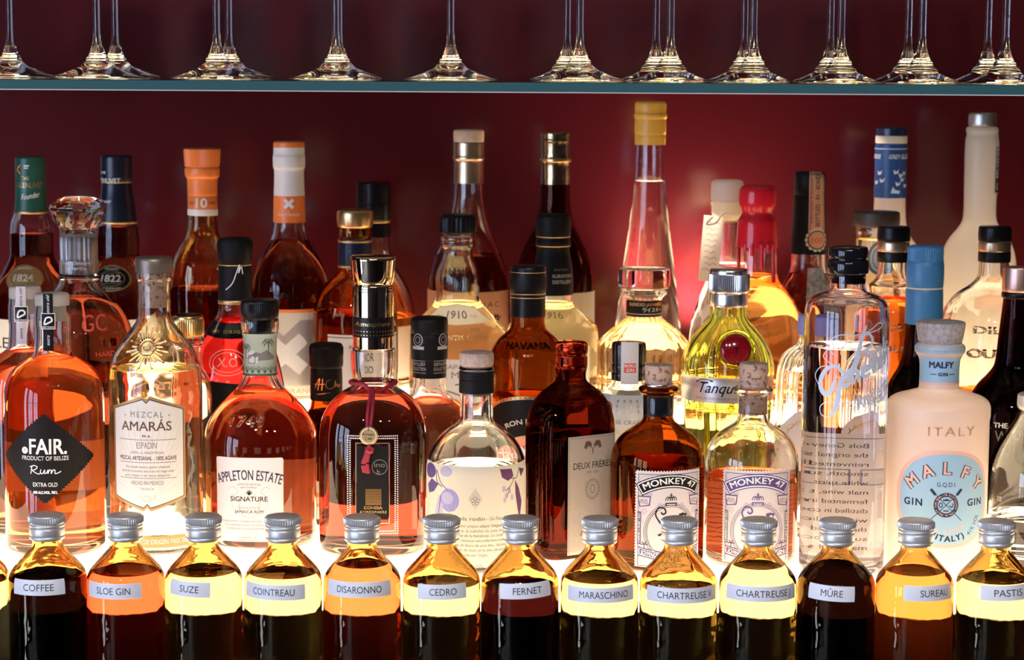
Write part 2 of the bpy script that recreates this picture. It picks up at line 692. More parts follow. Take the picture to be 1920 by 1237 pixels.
class Bottle:
    def __init__(self, name, label, cx, cy, Y, prof, mat, z0=0.0, liq=None, level=None, sec=ROUND, wall=.0026, base=.009,
                 nseg=64, hollow=True, heel=.006, group=GROUP, ribs=None, shellname='glass_body', flip=None, punt=.004):
        z0 += .0004
        self.cx, self.Y, self.z0 = cx, Y, z0
        X = P(cx, cy, Y).x
        self.X = X
        self.root = tag(empty(name, (X, Y, z0)), label, 'bottle', group)
        self.sec = sec
        pts = []
        for p in prof:
            z, d = z_at(X, Y, p[0])
            if z - z0 > heel + .004:
                pts.append((p[1] * d / F, z - z0) + tuple(p[2:]))
        r_end = pts[-1][0]
        pts = pts + [(r_end, heel, 1)]
        top_down = spline(pts, 5)
        # heel
        tail = []
        for i in range(1, 6):
            a = PI / 2 * i / 5
            tail.append(Vector((r_end - heel * (1 - math.cos(a)), heel * (1 - math.sin(a)))))
        tail.append(Vector((r_end * .72, .0)))
        tail.append(Vector((r_end * .55, punt)))
        tail.append(Vector((0, punt * 1.3)))
        outer = [(max(0, p.x), p.y) for p in reversed(top_down + tail)]     # base centre -> lip, going up
        self.outer = outer
        self.surf = Surf(X, Y, z0, [p for p in outer if p[0] > 0], sec)
        self.top = outer[-1]
        # inner wall by normal offset
        body = [Vector(p) for p in reversed(top_down)]       # up
        inner = []
        n = len(body)
        for i, p in enumerate(body):
            d = body[min(i + 1, n - 1)] - body[max(i - 1, 0)]
            if d.length < 1e-9: continue
            d.normalize()
            nr = Vector((d.y, -d.x))
            q = p - nr * wall
            if q.x > .0015 and q.y > base:
                if not inner or q.y > inner[-1].y + 1e-5:
                    inner.append(q)
        if inner and inner[-1].y < body[-1].y:
            inner.append(Vector((max(.0015, body[-1].x - wall), body[-1].y)))
        r0 = inner[0].x
        rnd = min(.006, r0 * .4)
        floor_ = [Vector((0, base + .002)), Vector((r0 * .5, base + .0012))] + \
                 [Vector((r0 - rnd + rnd * math.sin(a), base + rnd * (1 - math.cos(a)))) for a in (0, .5, 1.0, 1.4)]
        inner = floor_ + [q for q in inner if q.y > base + rnd]
        self.inner = inner
        zl = None
        if level is not None:
            zl, _ = z_at(X, Y, level)
            zl -= z0
        self.zl = zl

        def in_r(z):
            for a, b in zip(inner, inner[1:]):
                if a.y <= z <= b.y and b.y > a.y:
                    return a.x + (b.x - a.x) * (z - a.y) / (b.y - a.y)
            return inner[-1].x
        if hollow:
            if zl is not None:
                down = [q for q in inner if q.y > zl + 2e-4]
                down = [Vector((in_r(zl), zl - 1e-4))] + down
            else:
                down = inner
            pl = list(outer) + [(q.x, q.y) for q in reversed(down)]
        else:
            pl = list(outer)[3:] + [(0, outer[-1][1])]      # frosted shell, open where it stands
        me = lathe_mesh(name + '_glass', pl, sec, nseg, ribs)
        smooth(me, 50)
        self.glass = link(shellname, me, self.root, [mat])
        self.mat = mat
        if liq is not None and hollow:
            side = [q for q in inner if q.y < zl - 2e-4]
            rl = in_r(zl)
            lp = [(q.x, q.y) for q in side] + [(rl, zl)]
            k = len(lp)
            lp += [(rl - .0006, zl - .0004), (max(.0005, rl - .003), zl - .0009), (0, zl - .001)]
            me = lathe_mesh(name + '_liquid', lp, sec, nseg, mat_idx=lambda i: 1 if i >= k - 1 else 0)
            smooth(me, 50)
            self.liq = link('liquid', me, self.root, list(liq))

    def turned(self, name, prof, mat, ribs=None, parent=None, nseg=64, sec=ROUND, cap_top=True, cap_bot=True, flat=False, mats=None, mat_idx=None):
        """a closed turned part, profile given top to bottom in (row, half width)"""
        pts = []
        for p in prof:
            z, d = z_at(self.X, self.Y, p[0])
            pts.append((p[1] * d / F, z - self.z0) + tuple(p[2:]))
        q = [Vector(p[:2]) for p in pts] if flat else spline(pts, 4)
        up = [(max(0., p.x), p.y) for p in reversed(q)]
        pl = list(up)
        if cap_bot: pl = [(0, pl[0][1])] + pl
        if cap_top: pl = pl + [(0, pl[-1][1])]
        rb = None
        if ribs:
            za, _ = z_at(self.X, self.Y, ribs[3]); zb, _ = z_at(self.X, self.Y, ribs[2])
            rb = (ribs[0], ribs[1], za - self.z0, zb - self.z0)
            nseg = max(nseg, ribs[0] * 4)
        me = lathe_mesh(name, pl, sec, nseg, rb)
        smooth(me, 35)
        o = link(name, me, parent or self.root, mats or [mat])
        s = Surf(self.X, self.Y, self.z0, up, sec)
        return o, s

    def print(self, name, pr, row, **k):
        return pr.wrap(name, self.root, self.surf, row, **k)


def tube(name, pts, rad, mat, parent, closed=False, n=10, sub=6):
    """round cord through 3D points"""
    P3 = [Vector(p) for p in pts]
    out = []
    m = len(P3)
    for i in range(m if closed else m - 1):
        p0, p1, p2, p3 = (P3[(i - 1) % m], P3[i % m], P3[(i + 1) % m], P3[(i + 2) % m]) if closed else \
                         (P3[max(i - 1, 0)], P3[i], P3[i + 1], P3[min(i + 2, m - 1)])
        for k in range(sub):
            t = k / sub
            out.append(.5 * ((2 * p1) + (p2 - p0) * t + (2 * p0 - 5 * p1 + 4 * p2 - p3) * t * t + (3 * p1 - p0 - 3 * p2 + p3) * t ** 3))
    if not closed:
        out.append(P3[-1])
    V, Fc = [], []
    k = len(out)
    for i, p in enumerate(out):
        d = (out[(i + 1) % k] - out[(i - 1) % k]) if closed else (out[min(i + 1, k - 1)] - out[max(i - 1, 0)])
        d.normalize()
        u = d.cross(Vector((0, 0, 1)))
        if u.length < .01: u = d.cross(Vector((1, 0, 0)))
        u.normalize()
        w = u.cross(d)
        for j in range(n):
            a = 2 * PI * j / n
            V.append(tuple(p + (u * math.cos(a) + w * math.sin(a)) * rad))
    for i in range(k if closed else k - 1):
        i2 = (i + 1) % k
        for j in range(n):
            j2 = (j + 1) % n
            Fc.append((i * n + j, i * n + j2, i2 * n + j2, i2 * n + j))
    if not closed:
        Fc.append(tuple(range(n - 1, -1, -1)))
        Fc.append(tuple((k - 1) * n + j for j in range(n)))
    me = bpy.data.meshes.new(name)
    me.from_pydata(V, [], Fc)
    bm = bmesh.new(); bm.from_mesh(me); bmesh.ops.recalc_face_normals(bm, faces=bm.faces[:]); bm.to_mesh(me); bm.free()
    smooth(me, 60)
    return link(name, me, parent, [mat])


# ------------------------------------------------------------------ the room and the back bar
def struct(name, mat, *a, **k):
    return tag(box(name, mat, *a, **k), kind='structure')


WALL_Y = 2.36
struct('wall_back', wall_mat, -3.6, 3.6, WALL_Y, WALL_Y + .1, -1.1, 1.7)
struct('floor', floor_mat, -3.6, 3.6, -5.4, WALL_Y + .1, -1.2, -1.1)
struct('ceiling', room_mat, -3.6, 3.6, -5.4, WALL_Y + .1, 1.7, 1.8)
struct('wall_left', room_mat, -3.6, -3.5, -5.4, WALL_Y, -1.1, 1.7)
struct('wall_right', room_mat, 3.5, 3.6, -5.4, WALL_Y, -1.1, 1.7)
struct('wall_front', room_mat, -3.5, 3.5, -5.4, -5.3, -1.1, 1.7)
for i, (ya, yb, za, zb, bars) in enumerate(((-.42, .05, -1.05, 1.35, 0), (-2.0, -.85, -.95, 1.35, 2), (-4.4, -2.5, -1.05, 1.35, 3))):
    w = tag(box('window_%d' % (i + 1), day_mat, -3.5, -3.485, ya, yb, za, zb), kind='structure')
    bm = bmesh.new()
    def bar(y0, y1, z0_, z1_):
        r = bmesh.ops.create_cube(bm, size=1)
        for v in r['verts']:
            v.co = Vector((-3.5 + (v.co.x + .5) * .05, y0 + (v.co.y + .5) * (y1 - y0), z0_ + (v.co.z + .5) * (z1_ - z0_)))
    t = .04
    bar(ya - t, ya, za - t, zb + t); bar(yb, yb + t, za - t, zb + t); bar(ya, yb, za - t, za); bar(ya, yb, zb, zb + t)
    for b in range(bars):
        y = ya + (yb - ya) * (b + 1) / (bars + 1)
        bar(y - .02, y + .02, za, zb)
    if bars:
        bar(ya, yb, .1, .14)
    me = bpy.data.meshes.new('window_frame'); bm.to_mesh(me); bm.free()
    link('window_frame', me, w, [black_panel])

# housings of the ceiling spots
for lo in SPOT_OBJ:
    rt = tag(empty('ceiling_spotlight', (lo.location.x, lo.location.y, 1.70)), 'black ceiling spotlight behind the viewer aimed at the bottles', 'spotlight', 'ceiling spotlights')
    d_ = (lo.rotation_euler.to_matrix() @ Vector((0, 0, -1)))
    me = lathe_mesh('housing', [(0, .16), (.05, .16), (.05, .012), (.044, .012), (.044, .15), (0, .15)], ROUND, 32); smooth(me, 40)
    h_ = link('housing', me, rt, [black_panel])
    h_.rotation_euler = lo.rotation_euler
    h_.location = Vector((0, 0, -.10)) 
    link('bracket', box_mesh('bracket', -.012, .012, -.012, .012, -.06, -.0005), rt, [black_panel])

FRONT, RISER, SX = 1.705, 2.086, .62
bar_root = tag(empty('back_bar', (0, FRONT, -.11)), 'black back bar whose stepped top glows warm white under all the bottles', 'bar shelf')
def bb(name, mat, x0, x1, y0, y1, z0, z1, bev=0):
    return box(name, mat, x0, x1, y0 - FRONT, y1 - FRONT, z0 + .11, z1 + .11, bar_root, bev)
bb('cabinet', black_panel, -SX, SX, FRONT, WALL_Y - .001, -1.1, -.0125)
bb('light_panel', lit_mat, -SX, SX, FRONT + .0005, RISER, -.012, 0)
bb('step_front', black_panel, -SX, SX, RISER + .0005, WALL_Y - .001, -.012, STEP - .010)
bb('light_step', lit_mat, -SX, SX, RISER + .0005, WALL_Y - .001, STEP - .0098, STEP)
bb('ledge', black_panel, -SX, SX, 1.585, FRONT - .0005, -.12, -.062)

# added hidden lamp at the foot of the back panel for its red glow
UX = P(1300, 700, 2.30).x
up = tag(empty('added_glow_light', (UX, 2.325, STEP + .0004)), 'added unseen light on the shelf brightening the red back panel, behind the green gin', 'added lamp')
me = lathe_mesh('housing', [(0, 0), (.018, 0), (.018, .02), (.015, .022), (.015, .016), (0, .016)], ROUND, 32); smooth(me, 40)
link('housing', me, up, [black_panel])
ld = bpy.data.lights.new('added_glow_lamp', 'SPOT')
ld.energy = 20
ld.color = (1.0, .80, .62)
ld.spot_size = math.radians(110)
ld.spot_blend = 1
ld.shadow_soft_size = .012
lo = bpy.data.objects.new('added_glow_lamp', ld)
COL.objects.link(lo); lo.parent = up
lo.location = (0, 0, .03)
lo.rotation_euler = (PI, 0, 0)

gl_root = tag(empty('glass_shelf', (0, 1.72, .39)), 'long clear glass shelf with a teal front edge holding stemmed glasses', 'shelf')
zt, dd = z_at(0, 1.72, 153.5)
zb_, _ = z_at(0, 1.72, 173.5)
SH_T = zt
box('shelf_pane', shelf_glass, -.6, .6, .0008, WALL_Y - 1.7205, zb_ - .39, zt - .39, gl_root)
e_ = box('front_edge', edge_teal, -.6, .6, -.0012, .0006, zb_ - .39 + .0007, zt - .39 - .0004, gl_root)
ar = box('glint_arris', principled('pale arris painted as glint', (.62, .58, .54), .25), -.6, .6, -.0013, .0008, zb_ - .39 - .0002, zb_ - .39 + .0006, gl_root)  # pale strip painted for the light the lower edge catches
ar['label'] = 'thin lower edge painted pale for its glint'
e_['label'] = 'ground teal front edge'

# ------------------------------------------------------------------ drinks
L_rum = liquid('orange rum', (.90, .54, .33), .10)
L_rum2 = liquid('red rum', (.82, .46, .32), .05)
L_red = liquid('deep red brandy', (.54, .21, .15))
L_ruby = liquid('ruby spirit', (.74, .12, .12), .14)
L_dark = liquid('dark malt', (.40, .17, .11))
L_amber = liquid('amber whisky', (.94, .62, .34), .06)
L_orange = liquid('orange whisky', (.92, .50, .20), .16)
L_pale = liquid('pale straw spirit', (.985, .93, .78), .04)
L_gold = liquid('golden spirit', (.97, .93, .66), .03)
L_pink = liquid('pink gin', (.90, .50, .36), .12)
L_water = liquid('clear spirit', (.985, .98, .97))
L_black = liquid('black liqueur', (.06, .03, .035))
L_cognac = liquid('dark cognac', (.45, .14, .10))
L_violet = liquid('dark violet bitter', (.14, .05, .07))
L_sloe = liquid('sloe red liqueur', (.93, .36, .31), .03)
L_disa = liquid('red amber liqueur', (.94, .46, .36), .03)
L_yellow = liquid('pale yellow liqueur', (.985, .95, .80), .0)
L_cloud = liquid('cloudy apricot cordial', (.945, .56, .37), .10)
L_choc = liquid('brown rum', (.80, .45, .20))


def rr(pr, x0, y0, x1, y1, mat, c=4, lay=0):
    return pr.rect(x0, y0, x1, y1, mat, lay, cut=c)


def zig(pts, amp, per):
    """stamp-like zigzag along a closed outline"""
    out = []
    n = len(pts)
    for i in range(n):
        a, b = Vector(pts[i]), Vector(pts[(i + 1) % n])
        L = (b - a).length
        k = max(2, int(L / per))
        d = (b - a) / k
        nr = Vector((d.y, -d.x)).normalized() * amp
        for j in range(k):
            p = a + d * j
            out.append((p.x, p.y))
            q = a + d * (j + .5) - nr
            out.append((q.x, q.y))
    return out


def arcx(hw, *xs):
    """visible offsets from the axis -> offsets along the curved front"""
    r = [hw * math.asin(max(-.999, min(.999, x / hw))) for x in xs]
    return r if len(r) > 1 else r[0]


# ================================================================== front rank
# ---- orange rum with the black diamond
FAIR = [(571, 32), (588, 34), (611, 34), (622, 33), (645, 34), (664, 37), (672, 46), (683, 66), (697, 80), (716, 88), (740, 92), (770, 93, 1), (1000, 93)]


def fair(name, label, cx, cy, Y, dy, sc, strip, strip_ink, liq, level, body=True):
    pf = [(p[0] + dy,) + (p[1] * sc,) + tuple(p[2:]) for p in FAIR]
    b = Bottle(name, label, cx, cy, Y, pf, M['clear'], 0, liq, level)
    b.turned('stopper', [(549 + dy, 28 * sc), (551 + dy, 31 * sc), (556 + dy, 32 * sc), (571.5 + dy, 32 * sc, 1), (571.6 + dy, 26 * sc, 1), (600 + dy, 25 * sc)], M['frost_clear'])
    # tape strip over the neck
    p = Print()
    p.rect(-9.5, -54, 9.5, 54, strip, 0)
    p.rect(-13, -13, 13, 17, M['ink'], 1)
    p.frame(-13, -13, 13, 17, 1.2, M['ink_white'], 2)
    p.line([(-7, -4), (-3, 8), (5, 9), (7, 3), (1, -1), (-5, -4)], 3, M['ink_white'], 3, closed=True)
    p.ell(1.5, 4.5, 2.2, 2.2, M['ink'], 4)
    p.text('FAIRTRADE', 0, -11, 3.6, M['ink_white'], 3, w=22, bold=.02)
    for yy, word in ((35, 'extra old'), (-34, 'extra')):
        p.text(word, 2.6, yy, 6.2, strip_ink, 2, shear=.4, rot=90)
    z0_, z1_ = 553 + dy, 640 + dy
    p.wrap('neck_strip', b.root, Surf(b.X, b.Y, b.z0, [(r * 1.0 + .0003, z) for r, z in b.outer if r > 0] , ROUND), 604 + dy, ctr=-1, off=.0008, step=6, ystep=6, rref=.0155)
    return b


b = fair('rum_bottle', 'orange rum bottle carrying a big black zigzag-edged diamond label', 102, 800, 1.87, 0, 1.0, M['ink'], M['ink_white'], L_rum, 673)
p = Print()
hwx, hwy = 104, 88
dia = [(hwx, 0), (0, hwy), (-hwx, 0), (0, -hwy)]
p.poly(zig(dia, 3.0, 6.6), M['ink'], 0)
p.text('FAIR.', 6, 9, 28, M['ink_white'], 1, w=70, bold=.02)
p.ell(-39, 15, 6.5, 6.5, M['ink_white'], 1, 20)
p.text('f', -39, 12, 7, M['ink'], 2, shear=.4)
p.text('PRODUCT OF BELIZE', 0, -3, 7.6, M['ink_white'], 1, w=90, bold=.01)
W_ = M['ink_white']
p.line([(-27, -29), (-25, -17), (-24, -14)], 1.5, W_); p.line([(-29, -16), (-20, -13), (-14, -16), (-19, -21), (-24, -22), (-17, -27), (-11, -29), (-7, -26)], 1.5, W_)
p.line([(-7, -20), (-8, -27), (-4, -28), (0, -21), (0, -28), (4, -26), (6, -21), (6, -28), (9, -21), (12, -22), (12, -28), (16, -21), (19, -22), (19, -28), (25, -27), (30, -24)], 1.5, W_)
p.text('EXTRA OLD', 0, -53, 7.6, M['ink_white'], 1, w=46, bold=.012)
p.text('40% ALC./VOL. 70CL', 0, -66.5, 4.8, M['ink_white'], 1, w=46, bold=.05)
b.print('label', p, 860, ctr=0)
p = Print()      # paper on the far side, seen through the rum
p.rect(-95, -46, 95, 46, M['paper_back'], 0)
b.print('back_label', p, 866, th0=PI)
p = Print(); p.rect(-34, -14, 34, 14, M['paper_back'], 0)
b.print('tax_strip', p, 965, th0=PI, ctr=-20)

b = fair('rum_bottle', 'rum bottle half hidden behind the diamond-label rum, pale strip over its stopper', 47, 560, 1.95, -13, .93, M['paper_lilac'], M['ink'], L_rum2, 658)

# ---- mezcal
b = Bottle('mezcal_bottle', 'pale yellow mezcal bottle with a white six-sided shield label edged in bronze', 292, 760, 1.875,
           [(509, 32), (522, 33), (528, 31), (560, 30.5), (588, 31), (600, 34), (615, 44), (640, 64), (670, 80), (700, 86), (730, 87, 1), (1030, 88)], M['wavy'], 0, L_pale, 688)
b.turned('stopper', [(482, 31), (484, 33.5), (507, 34), (509, 33, 1), (509.1, 24, 1), (575, 23)], M['cork'])
b.turned('stopper_foil', [(481.5, 32), (483.5, 34.5), (508.5, 34.6), (509.5, 34.6)], M['foil_grey'])
p = Print()      # pressed sun
for i in range(24):
    a = 2 * PI * i / 24
    r1 = 40 if i % 2 else 30
    p.line([(16 * math.cos(a), 16 * math.sin(a)), (r1 * math.cos(a), r1 * math.sin(a))], 3.2, M['clear'], 6, False, True)
p.ring(0, 0, 13, 13, 4, M['clear'], 6)
p.ell(0, 0, 7, 6, M['clear'], 8)
sun = b.print('pressed_sun', p, 652, ctr=-4, ystep=6, step=5)
sd = sun.modifiers.new('depth', 'SOLIDIFY'); sd.thickness = .0016; sd.offset = 0
p = Print()
def shield(w, top, sh, bot):
    return [(w, sh), (7, top - 2), (0, top - 9), (-7, top - 2), (-w, sh), (-w, -sh), (-7, -bot + 2), (0, -bot + 9), (7, -bot + 2), (w, -sh)]
p.poly(shield(76, 112, 86, 112), M['bronze'], 0)
p.poly(shield(72, 106, 83, 106), M['ink_navy'], 1)
p.poly(shield(70.5, 104, 82, 104), M['paper'], 2)
for i in range(48):
    a = 2 * PI * i / 48
    p.line([(24 * math.cos(a), -78 + 24 * math.sin(a) * .8), (min(1, abs(66 / max(.05, abs(math.cos(a))) / 120)) * 120 * math.cos(a), max(-96, min(92, -78 + 170 * math.sin(a))))] if math.sin(a) > .1 else
           [(14 * math.cos(a), -78 + 10 * math.sin(a)), (18 * math.cos(a), -78 + 12 * math.sin(a))], .5, M['ink_pale'], 3, False)
I_, G_ = M['ink_brown'], M['ink_grey']
p.text('- MEZCAL -', 0, 69, 11, G_, 4, w=88, space=1.35)
p.text('AMARÁS', -2, 44, 17, I_, 4, w=98, bold=.012)
p.text('MA', 0, 31, 5, I_, 4, w=15, space=1.6, bold=.02)
p.rect(-56, 26, 56, 27, G_, 4)
p.text('ESPADÍN', 0, 10, 12, G_, 4, w=38)
p.text('JOVEN - (A. ANGUSTIFOLIA)', 0, 0, 4.6, G_, 4, w=64)
p.text('MEZCAL ARTESANAL - 100% AGAVE', 0, -12, 7.4, I_, 4, w=112, bold=.01)
p.rect(-56, -17, 56, -16, G_, 4)
p.text('De cuerpo suave y genio artesanal,', 0, -27, 4.6, G_, 4, w=86, shear=.3)
p.text('Amarás concentra diez años de fuego solar', 0, -35, 4.6, G_, 4, w=104, shear=.3)
p.text('que a tragos al ser busca despertar.', 0, -43, 4.6, G_, 4, w=88, shear=.3)
p.rect(-56, -47, 56, -46, G_, 4)
p.text('HECHO EN MÉXICO', 0, -59, 7.4, G_, 4, w=62)
p.text('OAXACA', 0, -69, 5, G_, 4, w=26, space=1.3)
p.ring(0, -86, 7, 6, 1, M['ink_pale'], 4)
b.print('label', p, 851, ctr=-4)
p = Print()
p.rect(-118, -11, 118, 11, M['bronze'], 0)
p.text('DENOMINACIÓN DE ORIGEN PROTEGIDA', 0, -4, 8.6, M['ink_white'], 1, w=178, bold=.01)
p.rect(-118, -34, 118, -11, M['paper_cream'], 0)
p.text('Lote No.', 18, -18, 4, G_, 1, shear=.3); p.text('3', 22, -29, 7, I_, 1, shear=.3); p.rect(44, -33, 44.8, -12, G_, 1); p.rect(4, -33, 4.8, -12, G_, 1)
p.ring(62, -22, 7, 7, 1, G_, 1)
p.rect(-118, -50, 118, -34, M['bronze'], 0)
p.text('CONT. NET. 700 ML', 30, -46, 9, M['ink_white'], 1, w=90)
b.print('base_band', p, 1016)

# ---- estate rum with white square label
APS = Section(.86, 2.35)
b = Bottle('rum_bottle', 'round-shouldered amber rum bottle with a plain white square label and palm neck band', 489, 830, 1.905,
           [(596, 33), (600, 35), (622, 34), (626, 32), (700, 32), (712, 36), (728, 46), (745, 63), (765, 82), (785, 95), (810, 104), (835, 106), (870, 105), (1000, 102)], M['clear'], 0, L_rum2, 731, sec=APS)
b.turned('stopper', [(561, 32), (563, 34.5), (568, 35), (592, 34.5), (597, 33, 1), (597.1, 24, 1), (640, 24)], M['blk'], ribs=(60, .0003, 566, 590))
p = Print()
p.rect(-52, -38, 52, 38, M['label_green'], 0)
p.rect(-52, -41, 52, -37, M['leaf_green'], 1)
D_ = M['leaf_green']
for px_, py_ in ((18, 22), (-26, 12)):
    p.line([(px_, py_ - 22), (px_ + 1, py_)], 1.6, D_, 1)
    for a in range(0, 360, 45):
        p.line([(px_, py_), (px_ + 8 * math.cos(math.radians(a)), py_ + 6 * math.sin(math.radians(a)) + 2), (px_ + 12 * math.cos(math.radians(a)), py_ + 6 * math.sin(math.radians(a)) - 4)], 2, D_, 1, True, True)
p.poly([(-22, -8), (-6, 4), (4, 2), (16, 8), (30, -4), (30, -10), (-22, -14)], M['ink_grey'], 1)
p.poly([(-24, 0), (-12, 8), (0, 0), (-2, -18), (-20, -20)], M['paper_lilac'], 1)
p.frame(-20, -18, -6, -2, 1.4, D_, 2)
for i in range(9):
    x_ = -44 + i * 11
    for a in (50, 75, 100, 125):
        p.line([(x_, -36), (x_ + 9 * math.cos(math.radians(a)), -36 + 13 * math.sin(math.radians(a)))], 1.6, D_, 2, False, True)
b.print('neck_label', p, 664)
p = Print()
rr(p, -66, -80, 64, 80, M['paper_lilac'], 5)
N_ = M['ink_navy']
p.text('APPLETON ESTATE', 0, -62, 15.5, N_, 2, w=120, bold=.028, arc=112) if False else None
p.text('APPLETON ESTATE', -1, 38 - 200, 18.5, N_, 2, w=122, bold=.014, arc=200)
p.text('CRAFTED AND AGED IN THE', -1, 28 - 200, 3.2, G_, 2, w=44, arc=200); p.text('HEART OF JAMAICA', -1, 22 - 200, 3.2, G_, 2, w=32, arc=200)
for a in range(-60, 61, 20):
    p.line([(0, 9), (7 * math.sin(math.radians(a)), 9 + 10 * math.cos(math.radians(a)))], 1.5, M['ink'], 2, False, True)
for sx in (-1, 1):
    p.line([(sx * 4, -34), (sx * 28, -22), (sx * 34, 4), (sx * 22, 14), (sx * 30, 24), (sx * 40, 20)], 1.4, M['ink_pale'], 1)
    p.line([(sx * 14, -30), (sx * 20, -10), (sx * 16, 8)], 1.2, M['ink_pale'], 1)
p.ring(0, -10, 18, 24, 1.2, M['ink_pale'], 1)
p.text('SIGNATURE', -1, -3, 9, M['ink'], 3, w=70, bold=.008)
p.text('SINGLE ESTATE', -1, -17, 3.4, G_, 3, w=40, space=1.3)
p.text('JAMAICA RUM', -1, -25.5, 5.6, M['ink'], 3, w=54)
for i, t in enumerate(("OUR ESTATE'S STORIED HISTORY, AND RUMS", "TO EXPRESSING JAMAICA'S UNIQUE TERROIR,", "IS EMBODIED IN OUR SIGNATURE BLEND")):
    p.text(t, 0, -43 - 7 * i, 3.2, G_, 2, w=104 - 8 * i)
p.ring(-2, -66, 9, 4, .8, M['ink_pale'], 2)
p.text('ESTABLISHED 1749', -4, -74, 3, G_, 2, w=36); p.text('NASSAU VALLEY', -4, -78.5, 3, G_, 2, w=32)
p.text('70 cl', -56, -75, 8, M['ink_pale'], 2, w=12)
b.print('label', p, 937, ctr=-12)
p = Print(); rr(p, -62, -84, 62, 84, M['paper_back'], 5)
b.print('back_label', p, 935, th0=PI, ctr=-44)
p = Print()
p.text('1749', 0, -9, 19, M['clear'], 4, w=64, bold=.03)
e = b.print('pressed_date', p, 792, ctr=-16, ystep=6, step=6)
sd = e.modifiers.new('depth', 'SOLIDIFY'); sd.thickness = .0014; sd.offset = 0

# ---- dark rum in the squared decanter with gold top
COS = Section(.86, 4.2)
b = Bottle('rum_decanter', 'square-shouldered dark red rum decanter with tall pale gold cap and crimson cord', 700, 850, 1.875,
           [(651, 38), (654, 41), (662, 42), (690, 41), (706, 39), (714, 37), (719, 37), (724, 42), (734, 58), (750, 77), (775, 93), (805, 100), (840, 101), (1030, 96)], M['clear'], 0, L_red, 738, nseg=80, sec=Section(.86, 2.6))
g, gs = b.turned('cap', [(479, 37), (480, 42), (484, 44), (490, 43.5), (526, 38.5), (531, 36.5, 1), (533, 36.5, 1), (534, 38), (540, 38.5), (590, 38.5), (651, 37.5)], M['chrome_gold'])
p = Print()
for r_ in range(2):
    for i in range(24):
        p.ell(-58 + i * 5, r_ * 5, 1.4, 1.4, M['ink'], 0, 8)
p.wrap('cap_dots', g, gs, 548, off=.0002, step=10)
p = Print()
p.rect(-62, -19, 62, 19, M['blk'], 0)
p.text('Atmosphere', 0, 3, 8, M['gold'], 1, w=74, shear=.35)
for r_ in range(2):
    for i in range(20):
        p.ell(-57 + i * 6, -7 - r_ * 7, 1.1, 1.1, M['gold'], 1, 8)
p.wrap('cap_band', g, gs, 615, off=.0004, step=5)
# print on the front: dotted frame, plaque
p = Print()
for k_ in (0, 1):
    xa, xb, ya, yb = -46 - k_ * 4.6 + 4.6, 48 + k_ * 4.6 - 4.6, -92 - k_ * 4.6, 84 + k_ * 4.6
    nx, ny = 24, 42
    for i in range(nx + 1):
        for yy in (ya, yb):
            p.rect(xa + (xb - xa) * i / nx - 1.1, yy - 1.1, xa + (xb - xa) * i / nx + 1.1, yy + 1.1, M['ink_white'], 0)
    for i in range(1, ny):
        for xx in (xa, xb):
            p.rect(xx - 1.1, ya + (yb - ya) * i / ny - 1.1, xx + 1.1, ya + (yb - ya) * i / ny + 1.1, M['ink_white'], 0)
p.frame(-31, -78, 33, 76, 1.6, M['copper'], 0)
p.rect(-29, -70, 31, 70, M['ink'], 0)
p.rect(-30, -66, 32, 0, M['ink'], 1)
for i in range(12):
    for j in range(12):
        p.rect(-12 + i * 2.5, -42 + j * 2.6, -10.4 + i * 2.5, -40.4 + j * 2.6, M['gold'], 2)
p.text('COHIBA', 2, -50, 5.4, M['gold'], 2, w=34, bold=.03)
p.text('ATMOSPHERE', 2, -58, 4.6, M['gold_dull'], 2, w=50, space=1.3)
p.ring(14, 30, 14, 14, 1.2, M['ink_grey'], 2)
p.text('ino', 14, 30, 9, M['ink_grey'], 2, w=20); p.text('b', 12, 17, 9, M['ink_grey'], 2)  # grey ring and letters painted as a reflection in the plaque
b.print('front_print', p, 905, ctr=3)
# cord, tassel, medal
crd = empty('neck_cord', (0, 0, 0)); crd.parent = b.root
def on(b_, px_, py_, off=.002):
    z, d = z_at(b_.X, b_.Y, py_)
    r = b_.surf.r(z - b_.z0)
    for _ in range(2):
        yf = b_.Y - r * b_.sec.ratio
        q = P(px_, py_, yf)
        r = b_.surf.r(q.z - b_.z0)
    dx = max(-r, min(r, q.x - b_.X))
    k = math.sqrt(max(0, 1 - (dx / r) ** 2))
    y = -(r * b_.sec.ratio) * k
    q = P(px_, py_, b_.Y + y)
    return Vector((q.x - b_.X, y - off, q.z - b_.z0))
zc, dc = z_at(b.X, b.Y, 716)
rr_ = 38.5 * dc / F + .0018
loop = [(rr_ * math.sin(t), -rr_ * .88 * math.cos(t), zc - b.z0 - .006 * math.cos(t) ** 3 * (1 if abs(t) < PI / 2 else 0)) for t in [2 * PI * i / 16 for i in range(16)]]
tube('cord_loop', loop, .0019, M['crimson'], crd, closed=True)
for s_ in (-1, 1):
    tube('cord_strand', [on(b, 697 + 2 * s_, 727), on(b, 697 + s_ * 3, 745), on(b, 694 + s_ * 4, 772), on(b, 692 + s_ * 3, 800)], .0015, M['crimson'], crd)
for k_, (xa, xb) in enumerate(((689, 684), (692, 688), (694, 692))):
    tube('tassel', [on(b, xa, 838), on(b, xa - 3, 852, .003), on(b, xb - 3, 868, .003), on(b, xb, 884 + k_, .003)], .0017, M['crimson'], crd)
tube('tassel_knot', [on(b, 694, 834, .003), on(b, 690, 842, .004), on(b, 697, 845, .004), on(b, 698, 838, .003)], .0018, M['crimson'], crd)
mp = on(b, 692, 815, .004)
